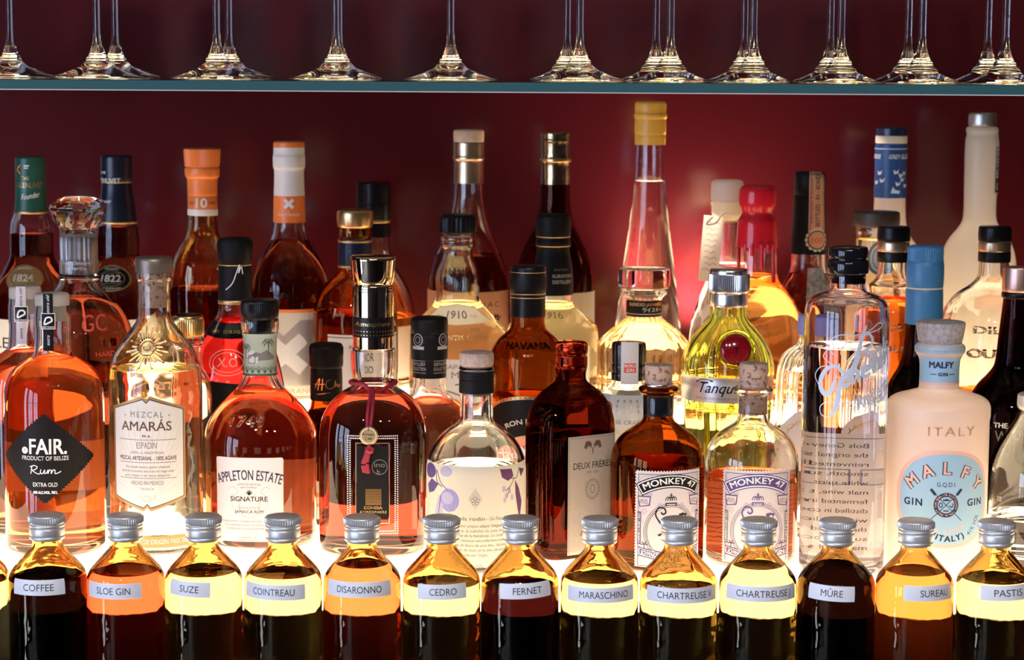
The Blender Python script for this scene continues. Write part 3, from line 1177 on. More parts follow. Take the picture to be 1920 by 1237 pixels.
def disc(name, parent, loc, rad, th, mat, n=40, tilt=0.0):
    pl = [(0, -th / 2), (rad * .93, -th / 2), (rad, -th / 2 + th * .25), (rad, th / 2 - th * .25), (rad * .93, th / 2), (0, th / 2)]
    me = lathe_mesh(name, pl, ROUND, n); smooth(me, 35)
    o = link(name, me, parent, [mat])
    o.location = loc; o.rotation_euler = (PI / 2 + tilt, 0, 0)
    return o
med = disc('medal', b.root, mp, .0077, .0018, M['gold_dull'])
p = Print()
p.ring(0, 0, 14, 14, 1, M['ink_white'], 0)
p.text('Phemder', 0, 0, 6, M['ink_white'], 0, w=22, bold=.04); p.text('Club', 0, -8, 6, M['ink_white'], 0, w=14, bold=.04); p.text('f', 0, 9, 6, M['ink_white'], 0, bold=.04)
def flat_print(pr, name, parent, loc, s, rotx=PI / 2, rotz=0.0):
    bm = bmesh.new()
    bv = [bm.verts.new((x * s, y * s, l * 6e-5)) for x, y, l in pr.v]
    for f, m_ in zip(pr.f, pr.m):
        try: bm.faces.new([bv[i] for i in f]).material_index = m_
        except ValueError: pass
    me = bpy.data.meshes.new(name); bm.to_mesh(me); bm.free()
    o = link(name, me, parent, pr.mats)
    o.location = loc; o.rotation_euler = (rotx, 0, rotz)
    return o
flat_print(p, 'medal_engraving', med, (0, 0, .00095), 1.85 / F, 0)

# ---- clear gin, white wrap label with violet fruit
b = Bottle('gin_bottle', 'clear gin bottle with pale wrap label of violet fruit and a wood stopper', 893, 870, 1.815,
           [(687, 31), (691, 33), (694, 31.5), (770, 31), (784, 32), (793, 38), (805, 56), (820, 71), (842, 85), (866, 92), (890, 93), (930, 93, 1), (1040, 93)], M['clear'], 0, L_water, 871)
b.turned('stopper', [(659, 27), (660.5, 31), (664, 32), (682, 31.5), (686, 29), (687, 25, 1), (740, 24)], M['wood'])
b.turned('neck_band', [(694, 32.5), (696, 33), (709, 33, 1), (710, 32.2, 1), (711, 33, 1), (734, 33), (735, 32.5)], M['blk_matt'])
p = Print()
p.rect(-140, -104, 140, 104, M['paper_cream'], 0)
V_, PL = M['ink_violet'], M['ink_plum']
p.ell(-52, 38, 21, 22, M['ink_blueviolet'], 1); p.ell(-56, 42, 13, 12, M['ink_lilac'], 2)
p.ring(-46, 26, 9, 8, 1.5, M['ink_lilac'], 3, a0=180, a1=400)
p.poly([(-86, 20), (-78, 46), (-66, 28), (-68, -4), (-78, -2), (-88, 6)], M['ink_lilac'], 1); p.line([(-72, 46), (-76, 20), (-82, -4)], 1.4, V_, 3)
p.poly([(-118, 60), (-100, 74), (-78, 66), (-92, 50), (-112, 44)], V_, 1)
p.ell(-108, 88, 22, 14, V_, 1); p.ell(-60, 92, 14, 10, M['ink_lilac'], 1)
p.line([(-84, 92), (-82, 70), (-68, 62)], 1.8, V_, 2); p.line([(-82, 92), (-72, 70), (-56, 58)], 1.5, V_, 2)
p.poly([(48, 98), (76, 96), (80, 82), (66, 74), (52, 82)], PL, 1); p.line([(66, 80), (88, 78), (96, 92)], 1.6, PL, 2)
p.poly([(96, 96), (120, 90), (104, 78)], PL, 1)
p.line([(82, 78), (70, 62), (60, 56)], 1.4, PL, 2); p.line([(70, 62), (66, 50), (62, 44)], 1.3, PL, 2)
for (x_, y_, r_) in ((56, 60, 5), (62, 46, 5), (70, 54, 4), (76, 42, 5), (58, 38, 4)):
    p.ell(x_, y_, r_ * .7, r_ * 1.2, M['ink_lilac'], 2, 16)
p.poly([(84, 74), (96, 58), (108, 30), (100, -6), (92, 20), (86, 46)], PL, 1)
# small diamond crest
for k_ in range(5):
    p.line([(0, 62 - k_ * 4), (-12 + k_ * 2.3, 43), (0, 24 + k_ * 4), (12 - k_ * 2.3, 43)], 1.0, M['ink_pale'], 2, False, closed=True)
for a in range(0, 360, 72):
    p.ell(5 * math.sin(math.radians(a)), 39 + 5 * math.cos(math.radians(a)), 3.2, 3.2, M['ink_grey'], 3, 14); p.ell(5 * math.sin(math.radians(a)), 39 + 5 * math.cos(math.radians(a)), 2.4, 2.4, M['paper_cream'], 4, 14)
p.text('niels rodin', -11, 2, 7.2, I_, 2, w=58); p.text('– Gin Fleur Bleue', 21, 2, 6.4, G_, 2, w=52, align='l')
for i, t in enumerate(("Une création unique alliant l'élégance", "du genièvre, la subtilité du yuzu et la", "gourmandise de la framboise. La couleur", "bleue est obtenue naturellement avec", "des pétales de fleurs de pois bleu. Ajoutez", "une touche de tonic et le bleu devient", "rose par magie.")):
    p.text(t, 0, -11 - 9.2 * i, 5.4, G_, 2, w=(118, 120, 124, 116, 128, 118, 48)[i], shear=.3)
p.text('40% VOL', 0, -88, 6, I_, 2, w=32)
b.print('label', p, 978)

# ---- dark red ribbed flask turned to the right, beige label
DS = Section(.66, 4.6, rot=math.radians(34))
b = Bottle('gin_flask', 'dark red-brown ribbed flask bottle turned aside to show a beige embossed label', 1069, 850, 1.86,
           [(690, 29), (700, 27), (712, 28), (722, 38), (736, 55), (755, 68), (780, 77), (800, 79.5), (840, 80, 1), (1040, 79)], M['dbrown'], 0, L_cognac, 812, sec=DS, nseg=96)
b.turned('stopper', [(640, 26), (642, 29.5), (645, 31), (660, 31), (664, 29.5, 1), (666, 29, 1), (668, 31, 1), (688, 30.5), (690, 29)], glass('dark red glass stopper', (.62, .22, .16)))
p = Print()
for k_ in range(4):
    x_ = 100 - k_ * 10
    p.line([(-x_, -130), (-x_, 85), (-x_ + 6, 106 - k_ * 4), (-x_ * .55, 128 - k_ * 6)], 3, M['dbrown'], 8)
    p.line([(x_ * .98, -130), (x_ * .98, 85), (x_ * .98 - 6, 106 - k_ * 4), (x_ * .54, 128 - k_ * 6)], 3, M['dbrown'], 8) if k_ < 1 else None
e = p.wrap('raised_ribs', b.root, b.surf, 880, off=.0004, step=6, ystep=8)
sd = e.modifiers.new('depth', 'SOLIDIFY'); sd.thickness = .0018; sd.offset = 0
p = Print()
p.rect(-56, -128, 56, 128, M['paper_beige'], 0)
p.frame(-53, -125, 53, 125, .9, M['ink_grey'], 1)
for s_ in (-1, 1):
    p.line([(0, 92), (2 * s_, 104), (10 * s_, 108)], 1.3, I_, 1)
    p.ell(11 * s_, 113, 7, 5, I_, 1, 12); p.ell(16 * s_, 107, 4, 4, I_, 1, 12); p.ell(5 * s_, 110, 3, 3, I_, 1, 12)
p.text('DEUX FRÈRES', 0, 66, 12, M['ink'], 2, w=88)
p.text('DRY GIN', 0, 56, 4.6, I_, 2, w=26, space=1.2)
p.ring(0, 26, 16, 19, 1.4, G_, 1); p.ring(0, 26, 12, 14.5, 1, G_, 1); p.ring(0, 26, 5, 8, 1.3, I_, 1)
for a in range(0, 360, 18):
    p.ell(14 * math.cos(math.radians(a)), 26 + 16.8 * math.sin(math.radians(a)), .9, .9, I_, 2, 6)
for i in range(6):
    for j in range(5):
        p.ring(-42 + i * 17, -20 - j * 13, 9, 8, .7, M['ink_pale'], 1, n=20, a0=20, a1=190)
p.text('Bo dm', -10, -62, 9, I_, 2, shear=.4, rot=-4); p.text('Florian', 6, -82, 9, I_, 2, shear=.4, rot=-4)
b.print('label', p, 943, ctr=14, step=6)

# ---- two gins with postage stamp labels
STAMP = None


def stamp(dark):
    p = Print()
    paper = M['paper_lilac']
    edge = zig([(70, 95), (-70, 95), (-70, -95), (70, -95)], 2.6, 5.6)
    p.poly(edge, paper, 0)
    a_ = M['ink_lilac'] if dark else M['ink_pale']
    main = M['ink'] if dark else M['ink_violet']
    line2 = M['ink_violet'] if dark else M['ink_plum']
    p.frame(-63, -88, 63, 88, 1.2, line2, 1)
    # engraved border texture
    for k_ in range(26):
        y_ = 82 - k_ * 6.6
        for sx in (-1, 1):
            p.line([(sx * 61, y_), (sx * 56, y_ - 3), (sx * 61, y_ - 6)], .9, a_, 1, False)
    for k_ in range(18):
        x_ = -56 + k_ * 6.6
        p.line([(x_, 85), (x_ + 3, 80), (x_ + 6, 85)], .9, a_, 1, False)
        p.line([(x_, -85), (x_ + 3, -78), (x_ + 6, -85)], .9, a_, 1, False)
    # arched banner
    R = 108
    cy = 71 - R
    def arcband(r0, r1, a0, mat, lay):
        pts = [(r1 * math.sin(a0 * (i / 12 - 1)), cy + r1 * math.cos(a0 * (i / 12 - 1))) for i in range(25)]
        pts += [(r0 * math.sin(a0 * (1 - i / 12)), cy + r0 * math.cos(a0 * (1 - i / 12))) for i in range(25)]
        p.poly(pts, mat, lay)
    arcband(R - 9, R + 17, .58, main, 1)
    arcband(R - 7, R + 15, .56, M['ink_white'], 2)
    arcband(R - 5, R + 13, .545, main, 3)
    p.text('MONKEY 47', 0, cy - 1, 11.5, M['ink_white'], 4, w=104, bold=.018, arc=R)
    for sx, t in ((-1, '47%VOL'), (1, '50CL')):
        x_ = sx * 51
        p.poly([(x_ - 13, 46), (x_ + 13, 46), (x_ + 11, 28), (x_ - 9, 25)] if sx < 0 else [(x_ - 13, 46), (x_ + 13, 46), (x_ + 9, 25), (x_ - 11, 28)], line2, 4)
        p.poly([(x_ - 11, 44), (x_ + 11, 44), (x_ + 9, 30), (x_ - 7, 27)] if sx < 0 else [(x_ - 11, 44), (x_ + 11, 44), (x_ + 7, 27), (x_ - 9, 30)], paper, 5)
        p.text(t, x_, 31, 9, line2, 6, w=16)
    # crown
    for k_ in (-1, -.35, .35, 1):
        p.ring(k_ * 6, 38, 4.5, 7, 1.4, main, 3, a0=0, a1=180)
    p.rect(-11, 28, 11, 34, main, 3); p.rect(-9, 30, 9, 32, paper, 4)
    p.rect(-.7, 44, .7, 52, main, 3); p.rect(-2.6, 47.5, 2.6, 49, main, 3)
    # oval
    p.ring(0, -22, 47, 50, 3.6, main, 2); p.ring(0, -22, 47, 50, 1.6, paper, 3); p.ring(0, -22, 51.5, 54.5, .9, line2, 2)
    for sx in (-1, 1):
        p.line([(sx * 14, 24), (sx * 22, 32), (sx * 26, 26), (sx * 32, 22)], 3.0, a_, 2, True, True)
        p.poly([(sx * 34, 52), (sx * 48, 50), (sx * 44, 34), (sx * 40, 42)], a_, 1)
        p.line([(sx * 55, 18), (sx * 50, 12), (sx * 46, 18), (sx * 52, 22), (sx * 56, 8), (sx * 54, -6)], 1.5, a_, 2)
        p.line([(sx * 54, -54), (sx * 44, -66), (sx * 34, -72), (sx * 20, -78)], 8, a_, 1, True, True)
        for q_ in range(4):
            p.line([(sx * 50, -46), (sx * 50 + 8 * math.cos(q_ * 1.05), -46 + 6 * math.sin(q_ * 1.05))], 1.8, line2, 2, False)
        p.line([(sx * 50, -70), (sx * 50, -46)], 1.6, line2, 2)
        p.rect(sx * 60.5 - 3.6, -46, sx * 60.5 + 3.6, 16, line2 if dark else M['ink_grey'], 2)
    p.text('HANDCRAFTED', -58.6, -15, 4.4, M['ink_white'], 3, w=56, rot=90, bold=.02)
    p.text('DISTILLERS', 58.6, -15, 4.4, M['ink_white'], 3, w=52, rot=-90, bold=.02)
    # small monkey with curled tail
    q0 = len(p.v)
    p.line([(-14, -24), (-22, -14), (-29, 0), (-24, 12), (-14, 12), (-10, 4), (-15, 0), (-19, 4)], 2.6, main, 4)
    p.line([(-14, -24), (0, -19), (14, -14), (22, -12)], 7.5, main, 4, True, True)
    p.ell(24, -6, 7, 7.5, main, 4, 20); p.ell(25.5, -7, 3.8, 4.6, paper, 5, 16); p.ell(18, -2, 2.4, 2.6, main, 4, 12); p.ell(30.5, -2, 2.2, 2.4, main, 4, 12)
    p.line([(16, -16), (24, -30), (30, -34)], 3, main, 4); p.line([(-12, -22), (-16, -36), (-24, -40)], 3.2, main, 4); p.line([(-8, -24), (-2, -38), (6, -40)], 3, main, 4)
    for i_ in range(q0, len(p.v)):
        p.v[i_] = (p.v[i_][0], p.v[i_][1] + 12, p.v[i_][2])
    # ribbon
    for sx, t, r_ in ((-1, 'SCHWARZWALD', -14), (1, 'DRY GIN', 14)):
        w_ = 56
        xa, xb = (-62, -2) if sx < 0 else (2, 62)
        def yy(x): return -66 - 12 * (1 - abs(x) / 62) + 6
        p.poly([(xa, yy(xa) + 9), (xb, yy(xb) + 9), (xb, yy(xb) - 8), (xa, yy(xa) - 8), (xa + 4 * (1 if sx < 0 else 0), yy(xa))], line2, 3)
        p.poly([(xa + 2, yy(xa) + 7), (xb - 2, yy(xb) + 7), (xb - 2, yy(xb) - 6), (xa + 2, yy(xa) - 6)], M['ink_white'], 4)
        p.poly([(xa + 3.2, yy(xa) + 5.8), (xb - 3.2, yy(xb) + 5.8), (xb - 3.2, yy(xb) - 4.8), (xa + 3.2, yy(xa) - 4.8)], line2, 5)
        p.text(t, (xa + xb) / 2, yy((xa + xb) / 2) - 3.4, 7.6, M['ink_white'], 6, w=50, rot=-11 * -sx, bold=.03)
    return p


MK = [(722, 27), (725, 35), (729, 37.5), (734, 35), (739, 29), (745, 28), (778, 28), (788, 31), (798, 44), (812, 64), (828, 78), (848, 86), (868, 88), (900, 88, 1), (1035, 88)]
b = Bottle('gin_bottle', 'dark brown apothecary gin bottle, speckled cork, violet and black postage-stamp label', 1233, 850, 1.824, MK, M['brown'], 0, L_cognac, 862)
b.turned('stopper', [(683, 24), (684, 26), (717, 24.5), (719, 24, 1), (760, 22)], M['cork'])
b.turned('cork_ring', [(717.5, 25.5), (718, 27), (724, 27), (724.5, 26)], M['silver'])
b.print('label', stamp(True), 976, ctr=21)
b.turned('neck_seal', [(741, 29.2), (744, 29), (776, 28.8), (777, 28.6)], M['blk_gloss'])
MK2 = [(p_[0] + 1, p_[1]) + tuple(p_[2:]) for p_ in MK]
b = Bottle('gin_bottle', 'clear apothecary gin bottle full of pink-orange gin, lilac postage-stamp label', 1410, 850, 1.84, MK2, M['wavy'], 0, L_pink, 888)
b.turned('stopper', [(680, 24), (681, 26), (716, 26), (722, 26), (726, 25.5, 1), (775, 24)], M['cork'])
b.print('label', stamp(False), 975, ctr=3)
p = Print(); p.rect(-100, -66, 100, 66, M['paper_back'], 0)
for i in range(12):
    p.rect(-70, 52 - 9 * i, 70 - (i * 37) % 30, 53.4 - 9 * i, M['ink_red'], -1)
b.print('back_label', p, 962, th0=PI)

# ---- tall clear genever
b = Bottle('genever_bottle', 'tall clear square-shouldered bottle with pale blue script lettering and black stopper', 1583, 800, 1.80,
           [(513, 33), (516, 34), (538, 33.5), (545, 36), (549, 46), (554, 60), (562, 71), (574, 77), (592, 79), (620, 79, 1), (1035, 79)], M['smoke'], 0, L_water, 646)
b.turned('stopper', [(462, 32), (464, 36), (482, 36.5), (484, 34, 1), (486, 34, 1), (488, 38), (511, 38), (513, 35), (513.2, 28, 1), (530, 28)], M['blk_gloss'])
p = Print()
K_ = M['ink_frost']
# capital B
p.line([(-34, 62), (-36, 76), (-22, 84), (4, 84), (32, 91), (58, 106), (68, 101), (52, 92), (28, 88)], 1.8, K_)
p.line([(28, 102), (21, 84), (15, 60), (10, 36), (2, 20), (-10, 13), (-22, 20), (-22, 30)], 9.5, K_, 1, True, True)
p.line([(14, 82), (34, 86), (42, 73), (34, 59), (19, 54)], 6, K_, 1, True, True)
p.line([(19, 54), (40, 51), (47, 36), (36, 22), (16, 23)], 8.5, K_, 1, True, True)
p.line([(14, 74), (-8, 70), (-20, 52), (-10, 36), (4, 40), (6, 54), (-4, 60)], 1.6, K_)
p.text('ols', 52, 34, 37, K_, 1, w=46, bold=.03, shear=.3, rot=16, align='l')
# capital G
p.line([(-16, 18), (-28, 25), (-44, 20), (-57, 2), (-58, -18), (-47, -30), (-36, -20), (-30, -2), (-28, 8)], 9.5, K_, 1, True, True)
p.line([(-30, 24), (-54, 42), (-42, 55), (-32, 46)], 1.7, K_)
p.line([(-28, 6), (-20, 2), (-22, -28), (-28, -56), (-40, -72), (-56, -68), (-58, -54), (-44, -44), (-14, -43), (30, -46), (70, -40), (98, -20)], 1.8, K_)
p.line([(-20, 4), (-22, -26), (-27, -54), (-38, -71)], 10, K_, 1, True, True)
p.line([(-28, 23), (-58, 22), (-72, 4), (-62, -14)], 1.8, K_)
p.text('enever', -15, -16, 33, K_, 1, w=122, bold=.04, shear=.3, rot=24, align='l')
p.line([(10, -58), (0, -50), (6, -38), (18, -44), (12, -54)], 1.7, K_)
p.text('Amsterdam', 14, -58, 27, K_, 1, w=108, bold=.03, shear=.3, rot=25, align='l')
p.text('est. 1575', 60, -48, 18, K_, 1, w=52, bold=.02, shear=.3, rot=25, align='l')
p.line([(26, -62), (40, -48), (60, -54), (54, -67), (40, -63), (44, -46), (76, -40), (100, -14)], 1.6, K_)
b.print('lettering', p, 712, ctr=-2)
p = Print()
p.text('FROM HOLLAND', 0, 0, 6.6, K_, 1, w=62, bold=.02)
b.print('base_lettering', p, 1026, ctr=50)
p = Print()
p.rect(-88, -150, 88, 100, M['paper_back'], 0)
TX = ("Bols Genever is", "the original spirit", "reinvented for", "smooth, subtle", "white spirit com", "malt wine, triple", "fermented in oak", "distilled in copper", "wine, the liquor", "then infused with", "suite of botan", "mastered since")
for i, t in enumerate(TX):
    p.text(t, 0, 74 - 17.5 * i, 8.4, M['ink_brown'], -1.5, w=66, mirror=False)
p.frame(-80, -142, 80, 92, 1.2, M['ink_grey'], -1.5)
for i in range(3):
    p.frame(-62 + i * 44, 4, -26 + i * 44, 34, 2, M['ink_lilac'], -1.2)
b.print('back_label', p, 905, th0=PI)

# ---- frosted pink grapefruit gin
b = Bottle('gin_bottle', 'frosted pale peach gin bottle with a large round sky-blue label and wood stopper', 1757, 850, 1.812,
           [(642, 40), (646, 45), (652, 47), (660, 45), (668, 39), (676, 37), (720, 37), (728, 39), (732, 50), (737, 66), (742, 82), (749, 92), (758, 96), (778, 96.5, 1), (784, 95, 1), (1045, 95)], M['frost_peach'], 0, hollow=False)
b.turned('stopper', [(602, 42), (603.5, 45.5), (606, 46), (625, 43.5), (641, 40), (645, 38)], M['wood_grey'])
p = Print()
p.rect(-62, -24, 62, 25, M['sky'], 0); p.rect(-62, 25, 62, 31, M['ink_pink'], 0); p.rect(-62, 31, 62, 44, M['sky'], 0)
p.rect(-62, -28, 62, -24, M['ink_pink'], 0)
p.text('MALFY', -3, 4, 11.5, M['ink_navy'], 2, w=46, bold=.04)
p.text('GIN', 0, -11, 6, M['ink_navy'], 2, w=17, bold=.05, space=1.2); p.rect(-24, -9, -12, -7.5, M['ink_navy'], 2); p.rect(12, -9, 24, -7.5, M['ink_navy'], 2)
p.text('GIN ROSA', 0, -20, 4, M['ink_pink'], 2, w=26)
b.print('neck_label', p, 694)
p = Print()
sup = lambda rx, ry, n=2.35, N=56: [(rx * math.copysign(abs(math.cos(2 * PI * i / N)) ** (2 / n), math.cos(2 * PI * i / N)), ry * math.copysign(abs(math.sin(2 * PI * i / N)) ** (2 / n), math.sin(2 * PI * i / N))) for i in range(N)]
p.poly(sup(101, 92), M['ink_pink'], 0)
p.poly(sup(92, 86), M['sky'], 1)
NV = M['ink_navy']
Rm = 64
for i, ch in enumerate('MALFY'):
    a = math.radians(-51 + i * 26.5)
    x_, y_ = Rm * 1.15 * math.sin(a), -14 + Rm * .98 * math.cos(a)
    p.text(ch, x_ - 2, y_, 22, NV, 2, bold=.085, rot=-math.degrees(a) * .82)
    p.text(ch, x_ - 2, y_, 22, M['ink_pink'], 3, bold=.028, rot=-math.degrees(a) * .82)
p.text('G.Q.D.I.', 0, 25, 8, NV, 2, w=36)
p.ring(0, -10, 19.5, 19.5, 7.5, NV, 3)
for i, ch in enumerate('GIN QUALITÀ DISTILLATO ITALIA MALFY '):
    if ch != ' ':
        a = math.radians(-100 + i * 10)
        p.text(ch, 17.8 * math.sin(a), -10 + 17.8 * math.cos(a), 3.6, M['ink_pink'], 4, rot=-math.degrees(a), bold=.03)
for sx in (-1, 1):
    p.line([(sx * 30, -40), (-sx * 22, 12)], 1.2, NV, 4, False)
    p.line([(-sx * 20, 9), (-sx * 29, 20)], 5, NV, 4, False)
    p.text('GIN', sx * 62 - 1, -13, 13, NV, 2, w=36, bold=.03, space=1.25)
p.poly([(-5, 2), (-6, -2), (6, -2), (5, 2), (2.5, 0), (0, 3), (-2.5, 0)], NV, 4)
p.ring(-10, -10, 3, 4, 1.6, NV, 4); p.ring(10, -10, 3, 4, 1.6, NV, 4, a0=180, a1=420); p.rect(-5, -22, 5, -20, NV, 4)
p.text('GIN ROSA', 0, -14, 9, M['ink_pink'], 2, w=84, arc=-52, space=1.2)
p.text('(ITALY)', 6, -14, 11, NV, 2, w=66, arc=-66, bold=.03, space=1.2)
p.text('GRAPEFRUIT', 4, -14, 8.5, M['ink_pink'], 2, w=96, arc=-79, space=1.1)
p.text('41% VOL', 0, -14, 8.5, NV, 2, w=46, arc=-74, ang=58)
p.text('70 CL', 0, -14, 8.5, NV, 2, w=34, arc=-76, ang=-58)
b.print('label', p, 937, ctr=1)
p = Print(); p.text('ITALY', 0, -10, 17, M['frost_press'], 0, w=92, bold=.01, space=1.2)
e = b.print('pressed_word', p, 808, ctr=10)

# ---- clear bottle cut by the right edge, and one by the left edge
b = Bottle('spirit_bottle', 'rounded clear bottle with dotted silver cap, cut off by the right frame edge', 1946, 900, 1.84,
           [(765, 38), (772, 40), (785, 46), (805, 58), (840, 78), (875, 90), (915, 95), (960, 96), (1040, 94)], M['clear'], 0, L_water, 963)
b.turned('cap', [(737, 35), (739, 40), (745, 41), (764, 41), (767, 39)], M['alu'], ribs=(48, .0006, 740, 763))


# ================================================================== second rank
# ---- crystal-stoppered cognac decanter
b = Bottle('cognac_decanter', 'dark cognac decanter with a broad faceted crystal stopper behind the diamond-label rum', 150, 600, 2.034,
           [(516, 38), (520, 39), (526, 37), (535, 41), (548, 50), (566, 66), (590, 84), (620, 96), (660, 98), (720, 98, 1), (960, 98)], M['clear'], 0, L_dark, 554)
b.turned('stopper', [(369, 22), (371, 33), (378, 48), (386, 53), (396, 52), (412, 46), (426, 37), (436, 34, 1), (440, 35), (505, 35), (516, 36)], M['ice'], nseg=10, flat=False)
b.turned('stopper_plug', [(440, 28), (444, 30), (500, 30), (512, 29)], M['satin'], ribs=(22, .0012, 440, 512), nseg=96)
p = Print(); p.text('Grande Champagne', 0, 2, 6, M['ink_frost'], 0, w=54, shear=.2); p.text('Premier Cru', 0, -8, 6, M['ink_frost'], 0, w=40, shear=.2)
b2, s2 = b.turned('neck_print_band', [(486, 35.8), (487, 36.2), (511, 36.2), (512, 36)], M['ice'])
p.wrap('neck_lettering', b2, s2, 498)
p = Print(); p.text('GC', 0, -12, 30, M['ink_red'], 0, w=50, shear=.2); p.text('HARDY', 20, -60, 9, M['ink_red'], 0, w=46)
b.print('lettering', p, 610, ctr=46)

# ---- small bottle with gold ribbed cap behind the mezcal
b = Bottle('spirit_bottle', 'small clear bottle with gold ribbed cap, just behind the mezcal shoulder', 353, 650, 1.945,
           [(630, 28), (636, 31), (644, 31), (650, 27), (690, 28), (705, 36), (730, 42), (760, 43), (960, 43)], M['clear'], 0, L_pale, 715)
b.turned('cap', [(590, 26), (592, 28), (598, 28.5), (627, 28.5), (630, 27)], M['gold'], ribs=(44, .0006, 597, 628))
b.turned('cap_top', [(588.5, 24), (590, 26.5), (592, 27)], M['blk'])

# ---- red cognac with black capsule
b = Bottle('cognac_bottle', 'ruby red cognac bottle with black capsule, black collar label and oval badge', 442, 650, 2.02,
           [(568, 31), (580, 32), (592, 37), (606, 47), (622, 59), (640, 69), (670, 79), (710, 88), (760, 94), (960, 94)], M['clear'], 0, L_ruby, 599)
b.turned('capsule', [(445, 27), (447, 30.5), (453, 32.5), (490, 31), (494, 29, 1), (496, 29.5, 1), (498, 30.5), (562, 31.5)], M['blk_matt'], ribs=(56, .0004, 452, 470))
b.turned('gold_ring', [(561, 31.8), (562, 32.2), (567, 32.2), (568, 31.8)], M['gold_dull'])
b.turned('capsule_line', [(494.3, 30.4), (494.8, 30.8), (496, 30.8), (496.4, 30.4)], M['gold_dull'])
p = Print()
pts = [(-66 + 132 * i / 16, 10 - 8 * math.cos((i - 8) / 8 * 1.3)) for i in range(17)]
p.poly(pts + [(x, y - 24 - 4 * math.cos(x / 40)) for x, y in reversed(pts)], M['blk_gloss'], 0)
p.text('THE ORIGINAL', 0, -16, 5.4, M['gold'], 1, w=78, space=1.3)
b.print('collar_label', p, 608, ystep=6)
p = Print(); p.ring(0, 0, 36, 24, 1.4, M['ink_pink'], 0); p.ring(0, 0, 29, 18, 1.2, M['ink_pink'], 0); p.text('X.O', 0, -8, 16, M['ink_pink'], 0, w=38)
b.print('badge', p, 680, ctr=-6, ystep=6)
p = Print(); p.poly([(-120, 26), (-40, 36), (40, 30), (120, 10), (120, -70), (-120, -70)], M['ink'], 0); p.text('Cognac', 20, 6, 8, M['ink_pink'], 1, shear=.3)
b.print('label', p, 752)
p = Print()
p.line([(-14, -22), (-2, -10), (8, 16), (12, 26), (10, 10), (15, 22), (18, 8)], 1.6, M['ink_white'], 0)
p.wrap('capsule_signature', b.root, Surf(b.X, b.Y, b.z0, [(31.2 * 2.02 / F, .0), (31.2 * 2.02 / F, .4)]), 522, off=.0006)

# ---- black-capsuled rum with signature
b = Bottle('rum_bottle', 'rum bottle with ribbed black cap signed in gold, left of the square decanter', 612, 750, 1.985,
           [(748, 29), (756, 29.5), (766, 32), (776, 38), (788, 44), (810, 47), (960, 47)], M['brown'], 0, L_cognac, 768)
b.turned('capsule', [(643, 24), (644.5, 29), (648, 31), (662, 31.5), (684, 31.5), (687, 30.5, 1), (688, 29.5, 1), (700, 30), (748, 30.3)], M['blk_matt'], ribs=(64, .0004, 648, 664))
p = Print(); g_ = M['gold']
p.line([(-20, -4), (-12, 12), (-10, 14), (-14, -8)], 1.6, g_, 0); p.line([(-4, 14), (-6, -8)], 1.6, g_, 0); p.line([(-22, 3), (0, 4)], 1.3, g_, 0)
p.line([(10, 12), (4, 10), (2, 0), (8, -5), (16, -2), (20, 10), (20, -2), (24, 4), (26, -2), (30, 2)], 1.3, g_, 0); p.line([(-16, -16), (10, -12)], 1.2, g_, 0)
p.wrap('capsule_signature', b.root, Surf(b.X, b.Y, b.z0, [(30.1 * 1.985 / F, .0), (30.2 * 1.985 / F, .4)]), 724, off=.0005)
p = Print(); p.rect(-70, -36, 70, 36, M['paper_cream'], 0); p.rect(-70, -12, 70, 14, M['orange'], 1); p.text('MARTINIQUE', -2, -6, 12, M['ink_white'], 2, w=126) if False else p.text('ING', 0, -6, 12, M['ink_white'], 2, w=26)
b.print('label', p, 938)

# ---- distillery collection
b = Bottle('rum_bottle', 'pink-red spirit bottle with tall two-tier matt black cap behind the square decanter', 805, 720, 1.985,
           [(706, 30), (722, 31), (734, 34), (743, 42), (752, 56), (762, 67), (780, 74), (810, 77), (960, 77)], M['clear'], 0, L_rum2, 753)
cp, cs = b.turned('capsule', [(594, 28), (595.5, 33), (599, 34.5), (621, 34.5), (623, 33.6, 1), (624, 33.6, 1), (625, 34.5), (668, 34.2), (672, 33.8), (674, 31.5, 1), (706, 31.5)], M['blk_matt'])
p = Print()
for cx_ in (-22, 30):
    p.ring(cx_, 10, 10, 11, 1.6, M['ink_pale'], 0); p.ring(cx_, 10, 5, 6, 2.4, M['ink_grey'], 0); p.rect(cx_ - 13, -8, cx_ + 13, -2, M['ink_pale'], 0)
    p.text('DISTILLERY', cx_ - 2, -39, 6, M['ink_pale'], 0, w=34); p.text('COLLECTION', cx_ - 2, -48, 6, M['ink_pale'], 0, w=36)
    p.rect(cx_ - 20, -30, cx_ + 16, -29.2, M['ink_pale'], 0); p.rect(cx_ - 20, -53, cx_ + 16, -52.2, M['ink_pale'], 0)
p.wrap('capsule_print', cp, cs, 648, off=.0004, step=5, ystep=5)

